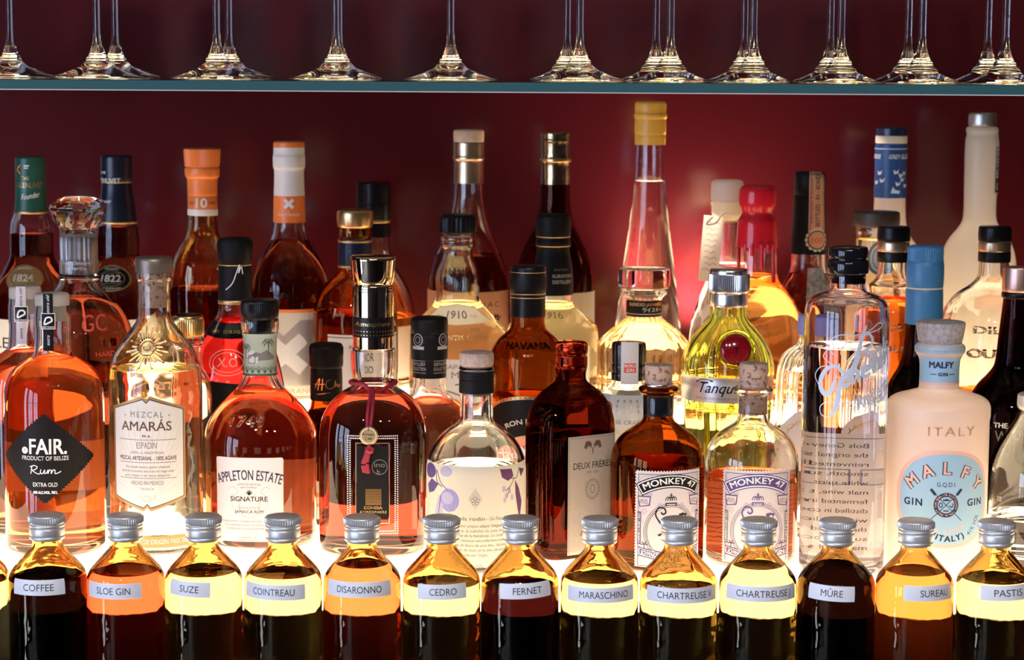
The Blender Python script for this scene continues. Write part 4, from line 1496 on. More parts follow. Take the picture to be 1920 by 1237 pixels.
# ---- brown rum with arched black label
b = Bottle('rum_bottle', 'brown glass rum bottle with black screw cap and gold-edged arched black label', 989, 700, 1.975,
           [(592, 32), (606, 32), (615, 34), (622, 40), (632, 52), (645, 62), (662, 69), (690, 71), (720, 71, 1), (960, 71)], M['brown'], 0, L_choc, 738)
cp, cs = b.turned('cap', [(497, 28), (498.5, 31.5), (502, 33), (546, 33.3), (548, 32.5, 1), (550, 33.5, 1), (552, 33), (592, 33)], M['blk'], ribs=(70, .0003, 522, 545))
for k_, y_ in enumerate((509, 517, 549, 556)):
    b.turned('gold_ring', [(y_ - .9, 33.2), (y_ - .5, 33.7), (y_ + .5, 33.7), (y_ + .9, 33.2)], M['gold_dull'])
p = Print()
def arch(w, h, rise, bot):
    return [(w * math.sin(1.2 * (i / 10 - 1)) / math.sin(1.2), h + rise * (math.cos(1.2 * (i / 10 - 1)) - math.cos(1.2)) / (1 - math.cos(1.2))) for i in range(21)][::-1] + [(-w, bot), (w, bot)]
p.poly(arch(92, 66, 34, -110), M['gold_dull'], 0); p.poly(arch(88, 62, 32, -110), M['ink'], 1)
for i in range(26):
    a = 1.2 * (i / 12.5 - 1); p.ell(90 * math.sin(a) / .932, 64 + 33 * (math.cos(a) - .362) / .638, 1.2, 1.2, M['ink'], 1, 8)
p.text('EL RON DE CUBA', 0, -34, 9, M['paper_cream'], 2, w=126, arc=82, bold=.02)
p.ell(0, -36, 62, 62, M['gold_dull'], 2); p.ell(0, -36, 60, 60, M['redliq_label'], 3)
p.text('Havana', 0, -10, 24, M['ink_red'], 4, w=104, bold=.09, rot=6); p.text('Havana', 0, -10, 24, M['ink_white'], 5, w=104, bold=.03, rot=6)
p.text('Club', 6, -44, 24, M['ink_white'], 5, w=64, bold=.03, rot=6)
b.print('label', p, 842, ctr=0)
p = Print(); p.text('HAVANA', 0, 0, 12, M['brown'], 3, w=90, bold=.02)
e = b.print('pressed_word', p, 656, ystep=6)
sd = e.modifiers.new('depth', 'SOLIDIFY'); sd.thickness = .0012; sd.offset = 0

# ---- six-sided clear gin with white strip over a black cap
b = Bottle('gin_bottle', 'clear white-glowing gin bottle, black faceted cap crossed by a white paper strip', 1178, 740, 1.975,
           [(710, 32), (716, 33), (724, 38), (738, 54), (752, 66), (770, 70), (800, 71, 1), (960, 71)], M['clear'], 0, L_water, 728, sec=Section(1, 2, 0, 6, .12), nseg=96)
cp, cs = b.turned('cap', [(641, 28), (642, 31.5), (648, 33), (678, 33, 1), (679, 32, 1), (681, 32, 1), (682, 33), (694, 33, 1), (695, 32, 1), (697, 32, 1), (698, 33), (711, 33)], M['blk_gloss'], sec=Section(1, 2, PI / 12, 12, .05), nseg=96)
p = Print()
p.rect(-16, -46, 17, 34, M['paper'], 0)
p.rect(-10, -24, 12, -6, M['ink_red'], 1); p.text('ROKU', 1, -13.5, 5.4, M['ink_white'], 2, w=19, bold=.02); p.text('GIN', 1, -22, 6, M['ink_white'], 2, w=14, bold=.02)
p.wrap('paper_strip', cp, Surf(b.X, b.Y, b.z0, [(33 * 1.975 / F, 0), (33 * 1.975 / F, .4)]), 675, ctr=0, off=.0006, step=6)
p = Print()
p.rect(-88, -110, 88, 34, M['paper'], 0)
for i in range(4):
    for j in range(3):
        x_, y_ = -26 + i * 14, 24 - j * 9
        p.rect(x_ - 3, y_, x_ + 3, y_ + 1.2, M['gold_dull'], 1); p.rect(x_ - 1, y_ - 3, x_ + 1, y_ + 3, M['gold_dull'], 1); p.rect(x_ - 3, y_ - 3, x_ + 2, y_ - 2, M['ink_pale'], 1)
p.text('JAPANESE CRAFT GIN', -10, -18, 7.5, M['ink_grey'], 1, w=120)
p.poly([(-88, -26), (-40, -22), (0, -30), (40, -24), (88, -30), (88, -40), (-88, -40)], M['paper_cream'], 1)
p.wrap('label', b.root, Surf(b.X, b.Y, b.z0, b.surf.pl, ROUND), 778, off=.0003)

# ---- yellow-green gin with wax seal
TQ = Section(1, 2, 0, 10, .10)
b = Bottle('gin_bottle', 'fluted yellow-green gin bottle with knurled silver cap and dark red wax seal', 1364, 700, 1.965,
           [(573, 35), (584, 35), (594, 37), (604, 43), (618, 56), (638, 72), (660, 83), (682, 88), (698, 88), (704, 86, 1), (712, 88, 1), (756, 87, 1), (764, 84), (960, 80)], M['green'], 0, L_gold, 760, sec=TQ, nseg=120)
cp, cs = b.turned('cap', [(503, 32), (504.5, 35), (508, 36), (512, 36), (514, 36.5), (544, 36.5), (546, 35.5), (549, 34.5, 1), (550, 36, 1), (570, 36.4), (573, 35.5)], M['silver'], ribs=(60, .0009, 513, 545))
p = Print()
p.rect(-118, -24, 118, 24, M['satin'], 0)
p.text('Tanqueray', 2, -5, 20, M['ink'], 1, w=118, bold=.008, shear=.42)
p.line([(-66, 14), (-56, 19), (-30, 17)], 3, M['ink'], 1)
p.text('DISTILLED WITH RANGPUR LIMES', -24, -18, 4, G_, 1, w=84); p.text('IMPORTED', 46, -19, 7.6, G_, 1, w=52, space=1.2)
p.ring(10, 14, 8, 4, 1.2, M['ink_pale'], 1)
lb = p.wrap('label', b.root, Surf(b.X, b.Y, b.z0, b.surf.pl, ROUND), 733, ctr=-6, off=.0003)
me = lathe_mesh('wax_seal', [(0, -.002)] + [(.0138 * math.sin(a), -.001 + .0042 * math.cos(a)) for a in [PI / 2 - i * PI / 16 for i in range(8)]] + [(0, .0032)], ROUND, 48); smooth(me, 60)
sl = link('wax_seal', me, b.root, [M['sealred']]); sl.location = on(b, 1380, 655, .0005); sl.rotation_euler = (PI / 2 - .2, 0, .1)
rg = disc('seal_rim', b.root, on(b, 1380, 655, -.002), .0172, .004, M['green'], 48, tilt=-.30)
p = Print(); p.text('T', 0, -8, 12, M['sealred'], 4, bold=.04)
flat_print(p, 'seal_stamp', sl, (0, 0, .0034), 1.9 / F, 0)

# ---- bluish silver ribbed bottle mostly behind the genever
b = Bottle('gin_bottle', 'ribbed silvery clear bottle largely hidden by the tall script-lettered bottle', 1522, 750, 1.95,
           [(625, 26), (640, 27), (648, 34), (656, 46), (668, 57), (690, 65), (730, 68), (950, 68)], M['ice'], 0, L_water, 690, sec=Section(1, 2, 0, 22, .09), nseg=176)
b.turned('cap', [(590, 25), (592, 28), (626, 28), (627, 26)], M['ink_blueviolet'])
p = Print(); p.poly([(-80, -70), (-80, 6), (-40, 40), (0, 52), (40, 40), (80, 6), (80, -70)], M['paper_lilac'], 0)
p.ring(0, -60, 76, 92, 2, M['gold_dull'], 1, a0=20, a1=160); p.text('ORIGINAL', 0, -60, 8, M['gold_dull'], 1, w=120, arc=84)
p.wrap('label', b.root, Surf(b.X, b.Y, b.z0, b.surf.pl, ROUND), 815, off=.0003)

# ---- dark bottle with blue wax
b = Bottle('spirit_bottle', 'near-black bottle under a long sky-blue wax capsule, behind the peach gin', 1732, 600, 1.96,
           [(605, 33), (640, 35), (665, 38), (690, 46), (715, 60), (745, 70), (790, 74), (960, 74)], M['black_glass'], 0, L_black, 690)
b.turned('capsule', [(460, 27), (461.5, 31), (466, 32.5), (488, 33), (491, 34.5), (536, 34.5), (538, 33.6, 1), (540, 33.6, 1), (541, 34.2), (606, 35.5)], M['blue'], ribs=(60, .0004, 463, 489))
b.turned('capsule_ring', [(537.4, 34), (538, 34.8), (539.6, 34.8), (540.2, 34)], M['cream'])

# ---- dark bottle with copper cap at right
b = Bottle('spirit_bottle', 'dark brown-black bottle with brushed copper cap near the right edge', 1906, 650, 1.94,
           [(558, 27), (600, 31), (640, 35), (672, 38), (688, 42), (702, 52), (722, 70), (748, 84), (780, 91), (820, 93), (960, 93)], M['black_glass'], 0, L_black, 640)
b.turned('cap', [(500, 27), (501, 29), (504, 29.5), (546, 29.5), (547, 28)], M['copper'])
b.turned('cap_collar', [(547, 29), (548, 30.5), (557, 30.5), (558.5, 29)], M['blk'])
p = Print(); p.text('THE', -46, 0, 9, M['ink_white'], 0, w=26, bold=.03); p.text('WHISKY', -10, -26, 20, M['ink_grey'], 0, w=92); p.text('70', -54, -140, 10, M['paper_cream'], 0)
b.print('lettering', p, 804)

# ================================================================== back rank, on the raised step
Z2 = STEP
# ---- green and navy capped malts with oval medals
MALT = [(416, 36), (432, 38), (460, 40), (478, 40), (488, 43), (500, 50), (520, 60), (545, 70), (580, 76), (620, 77), (700, 77)]


def malt(label, cx, Y, capmat, dy, oval_cx, oval_y, ocol, txt, year, level, flare):
    pf = [(p_[0] + dy * max(0, 1 - (p_[0] - 416) / 80),) + tuple(p_[1:]) for p_ in MALT]
    if not flare: pf[0] = (pf[0][0], 31)
    b = Bottle('whisky_bottle', label, cx, 480, Y, pf, M['clear'], Z2, L_dark, level)
    if flare:
        cp, cs = b.turned('capsule', [(291, 26), (293, 28.5), (300, 29), (338, 28.5), (340, 27.5, 1), (342, 28, 1), (360, 29.5), (385, 33.5), (416, 37.2)], capmat)
        b.turned('gold_ring', [(340, 28.3), (340.6, 28.8), (341.6, 28.8), (342, 28.3)], M['gold_dull'])
        b.turned('gold_band', [(414, 37.3), (414.5, 37.8), (416.5, 38.0), (417.5, 37.6)], M['gold_dull'])
        p = Print(); p.text('THE', -4, 16, 4.5, M['ink_white'], 0, w=16); p.text('GLENLIVET', 4, -2, 9.5, M['ink_white'], 0, w=54); p.text('Founder', 4, -38, 6, M['ink_white'], 0, w=24, shear=.3)
        p.wrap('capsule_lettering', cp, cs, 342, ctr=-20, off=.0004, step=5, ystep=5)
    else:
        cp, cs = b.turned('capsule', [(293, 24), (295, 27), (300, 27.8), (350, 28), (370, 28.6), (396, 31.5)], capmat)
        b.turned('gold_band', [(394.5, 31.4), (395, 32), (398, 32.2), (399, 31.8)], M['gold_dull'])
        p = Print(); p.text('THE', -6, 8, 7, M['gold_dull'], 0, w=16); p.text('GLENLIVET', 2, -6, 10, M['gold_dull'], 0, w=54); p.text('Founder', 4, -26, 10, M['ink_white'], 0, w=36, shear=.4, rot=10)
        p.line([(-16, 36), (-24, 28), (-16, 20)], 2.4, M['orange'], 0, False); p.rect(-8, 34, 2, 36, M['ink_white'], 0); p.rect(-8, 30, 0, 31.5, M['ink_white'], 0)
        p.wrap('capsule_lettering', cp, cs, 346, ctr=2, off=.0004, step=5, ystep=5)
    p = Print()
    p.ell(0, 0, 37, 24, M['gold_dull'], 0); p.ell(0, 0, 34.5, 21.5, ocol, 1); p.ring(0, 0, 25, 14, 1.2, M['gold'], 2)
    p.text(year, 0, -6, 12, txt, 3, w=36, bold=.02); p.text('THE GLENLIVET', 0, 0, 5, txt, 3, w=46, arc=-28 * .72, bold=.02) if False else None
    for s_ in (-1, 1):
        p.rect(-18, s_ * 9.5 - .5, 18, s_ * 9.5 + .5, M['gold'], 2)
    p.text('FOUNDED', 0, 15.5, 3.6, txt, 3, w=30); p.text('THE GLENLIVET', 0, -19.5, 3.4, txt, 3, w=36)
    b.print('medal', p, oval_y, ctr=oval_cx, off=.0008, ystep=5, step=5)
    p = Print(); p.rect(-120, -40, 120, 40, M['paper_cream'], 0)
    if not flare: p.text('GLENLIVET', 0, -14, 20, M['ink'], 1, w=190)
    b.print('label', p, 640)
    return b


malt('whisky_bottle', 0, 0, None, 0, 0, 0, None, None, '', 0, 0) if False else None
malt('amber whisky with dark green lettered capsule and gold oval medal, at far left', 60, 2.19, M['greencap'], -18, -4, 521, M['bronze'], M['paper_cream'], '1824', 437, False)
malt('dark whisky with navy capsule and black oval medal, beside the crystal stopper', 221, 2.21, M['navy2'], 0, -3, 522, M['ink'], M['paper_cream'], '1822', 424, True)

# ---- orange capped long-necked malts
b = Bottle('whisky_bottle', 'long-necked whisky, all-orange capsule marked 10, half empty', 381, 500, 2.20,
           [(403, 27), (425, 28), (440, 31), (455, 39), (470, 48), (488, 56), (510, 60), (540, 62), (700, 62)], M['tint'], Z2, L_dark, 539)
cp, cs = b.turned('capsule', [(278, 30), (279, 33), (281, 33.5), (308, 32), (312, 31.5, 1), (312.5, 30, 1), (314, 30, 1), (314.5, 32), (330, 31.5), (334, 29), (345, 28), (366, 27.6, 1), (367, 27, 1), (368, 27.6, 1), (391, 27.6)], M['orange'], ribs=(70, .0004, 278, 312))
b.turned('white_band', [(391, 27.7), (391.5, 28), (402.5, 28), (403, 27.7)], M['whitecap'])
p = Print(); p.text('10', 0, -8, 17, M['ink_white'], 0, w=20, bold=.02); p.text('AGED', -22, -2, 4, I_, 0); p.text('YEARS', 22, -2, 4, I_, 0)
p.wrap('capsule_lettering', cp, cs, 381, ctr=2, off=.0004, step=5)
b = Bottle('whisky_bottle', 'white and orange capped long-necked whisky with a white cross on its capsule', 543, 500, 2.188,
           [(416, 29), (432, 31), (446, 35), (458, 41), (474, 51), (494, 61), (515, 68), (540, 72), (580, 73, 1), (700, 73)], M['clear'], Z2, L_dark, 450)
cp, cs = b.turned('capsule', [(265, 26), (266.5, 28.5), (270, 29), (276, 29, 1), (276.5, 29, 1), (290, 29.3), (292, 30), (310, 30), (314, 29.5), (318, 28), (340, 28), (365, 29, 1), (366, 29, 1), (416, 30)], M['whitecap'], mats=[M['whitecap'], M['orange']],)
zA, _ = z_at(b.X, b.Y, 365.5); zB, _ = z_at(b.X, b.Y, 276.2)
for pg in cp.data.polygons:
    zc_ = pg.center.z + b.z0
    pg.material_index = 1 if (zc_ < zA or zc_ > zB) else 0
p = Print(); p.line([(-8, -6), (8, 10)], 6, M['ink_white'], 0, False); p.line([(-8, 10), (8, -6)], 6, M['ink_white'], 1, False)
p.text('BY', 0, -14, 3, M['ink_white'], 0); p.text('GLENMORANGIE', 0, -21, 5, M['ink_white'], 0, w=42)
p.wrap('capsule_lettering', cp, cs, 384, ctr=2, off=.0005, step=5)
p = Print()
p.rect(-84, -84, 74, 80, M['paper_cream'], 0)
p.rect(-84, 74, 74, 80, M['orange'], 1)
p.poly([(-84, -64), (-84, 60), (-40, 60), (-8, 30), (24, 60), (74, 60), (74, -64)], M['holo'], 1)
p.line([(-38, -34), (30, 26)], 26, M['paper'], 2, False); p.line([(-38, 26), (30, -34)], 26, M['paper'], 3, False)
p.text('GLENMORANGIE', 0, -79, 9, M['paper_peach'], 2, w=126)
b.print('label', p, 660, ctr=3)

# ---- gold capped amber bottle with navy neck band
b = Bottle('whisky_bottle', 'plump orange whisky bottle with a flat gold cap and navy neck band', 666, 560, 2.137,
           [(427, 30), (434, 31), (444, 31), (448, 30), (500, 30.5), (510, 33), (518, 42), (532, 57), (550, 69), (575, 77), (610, 80, 1), (700, 80)], M['tint2'], Z2, L_cognac, 584)
b.turned('cap', [(393, 28), (394.5, 32), (398, 34), (420, 33.5), (425, 32), (426, 29)], M['goldcap'])
nb, ns = b.turned('neck_band', [(447, 31), (448, 31.5), (453, 31.8), (498, 31.8), (499, 31.5)], M['navy'])
for y_ in (451, 498):
    b.turned('gold_ring', [(y_ - 2, 31.9), (y_ - 1.5, 32.2), (y_ + 1.5, 32.2), (y_ + 2, 31.9)], M['gold_dull'])
p = Print(); p.rect(-62, -90, 96, 40, M['paper'], 0); p.rect(-62, 34, 96, 35.5, M['ink'], 1)
p.text('KAVALAN', 10, 14, 7, I_, 1, w=56); p.text('NOR', 8, -10, 15, M['ink'], 1, w=44); p.text('DIO', 8, -34, 15, M['ink'], 1, w=40)
p.line([(-14, -44), (10, -72), (24, -60)], 8, M['ink'], 1); p.line([(-14, -60), (-4, -68), (-16, -78), (-6, -86)], 8, M['ink'], 1)
b.print('label', p, 668, ctr=12)

# ---- black capped bottle behind it
b = Bottle('whisky_bottle', 'red-amber bottle with black cap standing behind the gold-capped one', 701, 560, 2.27,
           [(443, 31), (470, 33), (490, 37), (505, 45), (522, 56), (545, 68), (575, 76), (610, 80, 1), (700, 80)], M['clear'], Z2, L_amber, 590)
b.turned('capsule', [(341, 28), (342.5, 31.5), (346, 32), (380, 32, 1), (381, 31, 1), (382, 32, 1), (410, 31.5, 1), (412, 30.5, 1), (416, 30.5), (443, 31)], M['blk'])
b.turned('gold_ring', [(411, 30.8), (411.5, 31.2), (416, 31.2), (416.5, 30.8)], M['gold_dull'])
p = Print(); p.rect(-120, -50, 120, 46, M['paper_cream'], 0)
b.print('label', p, 660)

# ---- armagnac and the clear flask in front of it
b = Bottle('armagnac_bottle', 'pale wood and gold foil topped red armagnac with a peach label', 878, 500, 2.23,
           [(343, 27), (366, 28), (388, 31), (410, 36), (432, 43), (455, 52), (480, 63), (505, 71), (530, 75), (560, 76, 1), (700, 76)], M['clear'], Z2, L_dark, 476)
b.turned('stopper', [(243, 25), (244.5, 28), (247, 28.5), (264, 28.3), (266, 27.5), (267, 25)], M['wood_light'])
b.turned('capsule', [(266, 28), (268, 28.6), (292, 28.6), (294, 29.3), (298, 29.3), (300, 28), (320, 27.5), (343, 28)], M['champagne'])
p = Print(); p.rect(-116, -80, 116, 74, M['paper_peach'], 0); p.text('ARMAGNAC', 12, 46, 9, M['ink_brown'], 1, w=126, space=1.3)
p.line([(60, 18), (66, 32), (62, 22), (72, 30), (70, 18), (80, 28)], 3, M['ink'], 1); p.line([(-70, 20), (-30, 30), (10, 16), (60, 26)], 2, M['ink'], 1)
b.print('label', p, 622, ctr=-8)
b = Bottle('whisky_bottle', 'clear pot-necked bottle with ribbed black screw cap and 1910 on its shoulder', 858, 600, 2.135,
           [(438, 29), (442, 32), (447, 33), (452, 32), (456, 33), (461, 32), (466, 28), (478, 28.5), (490, 33), (505, 39), (522, 42), (540, 41), (553, 40), (566, 44), (580, 55), (594, 69), (606, 82), (618, 89), (640, 91, 1), (700, 91)], M['clear'], Z2, L_pale, 566)
b.turned('cap', [(401, 27), (402.5, 31), (406, 32), (434, 32), (438, 31)], M['blk'], ribs=(26, .0009, 405, 436))
p = Print()
p.poly([(-62, -14), (-44, 12), (0, 18), (44, 12), (62, -14), (0, -18)], M['paper_cream'], 0); p.text('1910', 0, -7, 13, G_, 1, w=36, bold=.01); p.text('SINCE', -30, -6, 5, M['ink_pale'], 1, w=16); p.text('YEAR', 30, -6, 5, M['ink_pale'], 1, w=14)
p.line([(-62, -14), (-44, 12), (0, 18), (44, 12), (62, -14)], 1.2, G_, 1, False)
b.print('shoulder_label', p, 590, ystep=4, step=5, off=.0006)
p = Print(); p.rect(-80, -70, 80, 12, M['paper'], 0); p.text('MALT JAPANESE', -8, -6, 8, G_, 1, w=110); p.text('THE MALT', -6, -24, 13, G_, 1, w=100)
p.line([(-50, -60), (-20, -48), (20, -58), (50, -44)], 3, M['ink_grey'], 1); p.line([(-2, -36), (8, -34)], 2, M['ink'], 1)
p.text('ESSE', 40, 64, 6, M['gold_dull'], 1, w=20); p.text('GRANTIS SALUT', 8, 48, 9, M['gold_dull'], 1, w=110, space=1.1)
b.print('label', p, 686)

# ---- dark cognac with foil neck and black-capped malt before it
b = Bottle('cognac_bottle', 'dark cognac with crinkled dark gold foil neck and a cream label', 1040, 500, 2.23,
           [(345, 27), (375, 28), (400, 31), (420, 36), (442, 46), (466, 58), (490, 67), (515, 73), (540, 75), (560, 75, 1), (700, 75)], M['dbrown'], Z2, L_cognac, 431)
b.turned('capsule', [(247, 25), (248.5, 28), (252, 28.6), (260, 28, 1), (263, 29), (268, 28, 1), (296, 28), (298, 29), (302, 29), (304, 28), (345, 28)], M['darkfoil'])
b.turned('gold_ring', [(297, 29), (298, 29.4), (302, 29.4), (303, 29)], M['gold'])
p = Print(); p.rect(-114, -80, 114, 74, M['paper_cream'], 0); p.text('COGNAC', 34, 44, 9, M['gold_dull'], 1, w=92, space=1.3)
b.print('label', p, 624)
b = Bottle('whisky_bottle', 'clear squat whisky under a flared matt black capsule lettered in grey', 1036, 600, 2.132,
           [(550, 36), (562, 37), (572, 40), (582, 49), (592, 63), (602, 76), (614, 84), (632, 86, 1), (700, 86)], M['clear'], Z2, L_pale, 566)
cp, cs = b.turned('capsule', [(401, 27), (403, 31), (408, 32.5), (441, 32.5), (444, 31.5), (447, 31.5), (452, 33), (458, 33), (462, 31), (472, 31), (490, 34.5), (512, 37.5), (551, 38)], M['blk_matt'])
for y_, w_ in ((443, 32.2), (460, 32.6)):
    b.turned('gold_ring', [(y_ - .8, w_), (y_ - .3, w_ + .4), (y_ + .3, w_ + .4), (y_ + .8, w_)], M['gold_dull'])
p = Print(); p.text('MATSUI', 2, 18, 4, M['ink_grey'], 0, w=28); p.text('KURAYOSHI', 6, 5, 6.4, M['ink_pale'], 0, w=42); p.text('DISTILLERY', 6, -6, 6.4, M['ink_pale'], 0, w=42)
p.wrap('capsule_lettering', cp, cs, 526, ctr=14, off=.0004, step=5, ystep=5)
p = Print(); p.ring(0, -4, 70, 20, 1.2, M['gold_dull'], 1, a0=10, a1=170); p.text('1916', 0, -6, 11, M['gold_dull'], 1, w=34); p.text('SINCE', -32, -4, 5, M['gold_dull'], 1, w=18)
b.print('shoulder_print', p, 591, ystep=4, step=5, off=.0005)
p = Print()
for i in range(5):
    for j in range(4):
        p.text('EYIEL'[i], -30 + i * 24, -j * 18, 8, M['ink_pink'] if (i + j) % 3 else M['gold_dull'], 0, w=5)
p.rect(-80, -70, 80, 8, M['paper_cream'], -1)
b.print('label', p, 660)

# ---- tall conical yellow-capped bottle and the glass-stoppered one in front
b = Bottle('liqueur_bottle', 'very tall conical clear bottle with a yellow wax cap, tallest of all', 1216, 500, 2.25,
           [(271, 27), (300, 28), (330, 29), (370, 32), (410, 36), (450, 41), (500, 48), (550, 54), (600, 60), (700, 68)], M['clear'], Z2, L_water, 338)
b.turned('cap', [(190, 25), (192, 28.5), (196, 29.5), (212, 29.3), (214, 30.5), (221, 30.3), (223, 29), (226, 29.3), (250, 29.3), (252, 28.6), (254, 28.6), (256, 28.9), (271, 28.6)], M['yellow'])
b = Bottle('whisky_decanter', 'clear fluted decanter bottle with octagonal glass stopper and black neck band', 1207, 620, 2.155,
           [(543, 38), (547, 42), (552, 41), (558, 34), (564, 32), (590, 32), (597, 36), (606, 47), (618, 63), (632, 78), (645, 86), (655, 88, 1), (700, 86)], M['clear'], Z2, L_amber if False else liquid('very pale amber whisky', (.975, .84, .62), .04), 602, sec=Section(1, 2, 0, 20, .05), nseg=120)
b.turned('stopper', [(501, 44), (502.5, 49), (505, 50.5), (535, 50.5), (538, 49), (541, 40), (543, 36)], M['ice'], nseg=8, sec=Section(1, 2, .26))
nb, ns = b.turned('neck_band', [(562, 32.6), (563, 33.1), (590, 33.1), (591, 32.6)], M['ink'])
p = Print(); p.text('BLENDED JAPANESE', 2, 3, 6, M['gold_dull'], 0, w=70, bold=.02); p.text('ウイスキー', 16, -8, 7, M['ink_white'], 0, w=40); p.rect(-48, -13, 48, -12, M['ink_pink'], 0)
p.wrap('band_lettering', nb, ns, 577, off=.0004, step=5)

# ---- bottle with paper tag, red-waxed bourbon, bonded bourbon
b = Bottle('spirit_bottle', 'pale wax-topped clear bottle wearing a hanging handwritten paper tag', 1362, 450, 2.23,
           [(413, 20), (440, 21), (470, 23), (500, 27), (530, 38), (560, 50), (590, 60), (620, 66), (700, 68)], M['clear'], Z2, L_water, 492)
b.turned('wax_top', [(337, 24), (339, 28), (344, 30), (374, 30, 1), (376, 28)], M['whitewax'])
b.turned('wax_collar', [(376, 29), (378, 30), (384, 29), (400, 28), (408, 24), (413, 20), (416, 20)], M['cream'])
p = Print(); p.rect(-19, -62, 19, 62, M['paper_cream'], 0)
for i in range(9):
    p.line([(-14 + (i * 5) % 4, 48 - i * 11), (-6, 50 - i * 11), (0, 46 - i * 11), (6, 50 - i * 11), (13 - (i * 7) % 6, 47 - i * 11)], .9, G_, 1)
tg = flat_print(p, 'paper_tag', b.root, P(1333, 466, 2.23 - .034) - Vector((b.X, b.Y, b.z0)), 2.19 / F, PI / 2 - .08, 0)
tg.rotation_euler = (PI / 2 - .08, .09, .1)
q0 = P(1336, 410, 2.23 - .03) - Vector((b.X, b.Y, b.z0))
tube('tag_string', [q0, q0 + Vector((-.006, -.002, -.006)), q0 + Vector((.004, -.001, -.004)), q0 + Vector((.012, .008, .004)), q0 + Vector((.022, .004, .004))], .0009, M['paper_cream'], b.root)
b = Bottle('bourbon_bottle', 'round-bodied bourbon dipped in dripping bright red sealing wax', 1418, 520, 2.142,
           [(440, 37), (480, 38), (510, 39), (525, 42), (536, 50), (550, 62), (570, 75), (595, 83), (625, 86), (700, 86)], M['clear'], Z2, liquid('bright amber bourbon', (.96, .66, .36), .12), 514)
wx, ws = b.turned('wax_cap', [(347, 22), (349, 29), (354, 33.5), (364, 35.2), (384, 34.5), (394, 31), (399, 29.5), (404, 31), (412, 35.5), (430, 37.5), (462, 39.5, 1)], M['redwax'])
for px_, y1, w_ in ((1386, 520, 4), (1398, 470, 5), (1410, 480, 4), (1428, 506, 4.5), (1440, 474, 4), (1450, 530, 4)):
    pts = [on(b, px_, yy, .0004) for yy in (458, (458 + y1) / 2, y1)]
    tube('wax_drip', pts, w_ * 2.1 / F, M['redwax'], wx)
b = Bottle('bourbon_bottle', 'dark bourbon with black capsule and tan strip stamped with a 100 medallion', 1515, 500, 2.205,
           [(475, 32), (500, 33), (512, 36), (525, 43), (545, 51), (570, 57), (600, 60), (700, 60)], M['clear'], Z2, L_cognac, 511)
cp, cs = b.turned('capsule', [(321, 22), (323, 26), (327, 28.5), (364, 29.5, 1), (365.5, 29, 1), (367, 29.6, 1), (400, 31), (440, 32.5), (475, 34)], M['blk_matt'])
p = Print()
p.rect(-17, -52, 17, 62, M['paper_peach'], 0); p.rect(-14, -52, -13, 62, I_, 1); p.rect(13, -52, 14, 62, I_, 1)
p.text('BOTTLED - IN - BOND', 5, 8, 9, I_, 1, w=96, rot=90, bold=.02); p.text('KENTUCKY STRAIGHT', -9, 8, 4, I_, 1, w=84, rot=90)
for i in range(14):
    a = 2 * PI * i / 14; p.ell(19 * math.cos(a), -66 + 19 * math.sin(a), 4, 4, M['paper_cream'], 0, 8)
p.ell(0, -66, 18, 18, M['ink'], 1); p.ell(0, -66, 16, 16, M['paper_peach'], 2); p.text('100', 0, -71, 9.5, M['ink_red'], 3, w=22)
p.wrap('strip_stamp', cp, cs, 384, ctr=12, off=.0005, step=5, ystep=6, rref=31 * 2.205 / F)
p = Print(); p.rect(-26, -40, 24, 40, M['paper_grey'], 0)
b.print('paper_seal', p, 544, ctr=18, ystep=4, off=.0006)

# ---- frosted vodkas
b = Bottle('vodka_bottle', 'frosted vodka with royal blue wrapped neck of white geese', 1667, 430, 2.26,
           [(370, 29), (400, 30), (425, 33), (445, 42), (462, 54), (482, 63), (510, 68), (560, 70), (700, 70)], M['frost_peach'], Z2, hollow=False)
b.turned('cap', [(238, 25), (239.5, 28), (242, 28.5), (254, 28.5)], M['navy'])
b.turned('cap_ring', [(254, 28.8), (255, 29.3), (267, 29.3), (268.5, 28.8)], M['paper_cream'])
cp, cs = b.turned('neck_sleeve', [(268, 28.6), (269, 29.2), (320, 29.4), (369, 30.2), (370, 30)], M['blue_lbl'])
p = Print(); p.rect(-90, 42, 90, 43, M['ink_white'], 0)
for x_ in (-52, 16): p.text('GREY GOOSE', x_ + 2, 24, 8, M['ink_white'], 0, w=52, shear=.3)
for (x_, y_) in ((-26, -2), (-20, -16), (6, 0), (16, -6), (26, -2), (10, -22), (20, -14), (28, -26), (-34, -20)):
    p.poly([(x_ - 6, y_ + 4), (x_, y_), (x_ + 5, y_ + 5), (x_ + 3, y_ - 3), (x_ - 4, y_ - 5)], M['ink_frost'], 0)
p.poly([(-4, -40), (0, -28), (4, -34), (14, -36), (12, -41)], M['ink_frost'], 0)
p.wrap('sleeve_print', cp, cs, 322, off=.0004, step=6)
b = Bottle('vodka_bottle', 'tall frosted white vodka, silver cap, black tab label on its neck', 1836, 430, 2.235,
           [(238, 28), (243, 30), (249, 29), (253, 28.5), (260, 30), (285, 31), (340, 30.5), (405, 30.5), (416, 33), (428, 40), (444, 53), (462, 63), (485, 69), (520, 71), (700, 71)], M['frost_white'], Z2, hollow=False)
b.turned('cap', [(211, 22), (212.5, 24.5), (215, 25.5), (237, 25.5), (238, 24)], M['satin'])
p = Print(); rr(p, -12, -58, 12, 58, M['paper'], 5); rr(p, -9, -54, 9, 34, M['ink'], 4, 1)
p.text('BELVEDERE', 3, 6, 9, M['ink_white'], 2, w=64, rot=90, bold=.02); p.ring(0, -42, 4, 6, 1.6, M['ink_white'], 2)
b.print('neck_tab', p, 308, ctr=34, off=.0006, step=5, ystep=10)

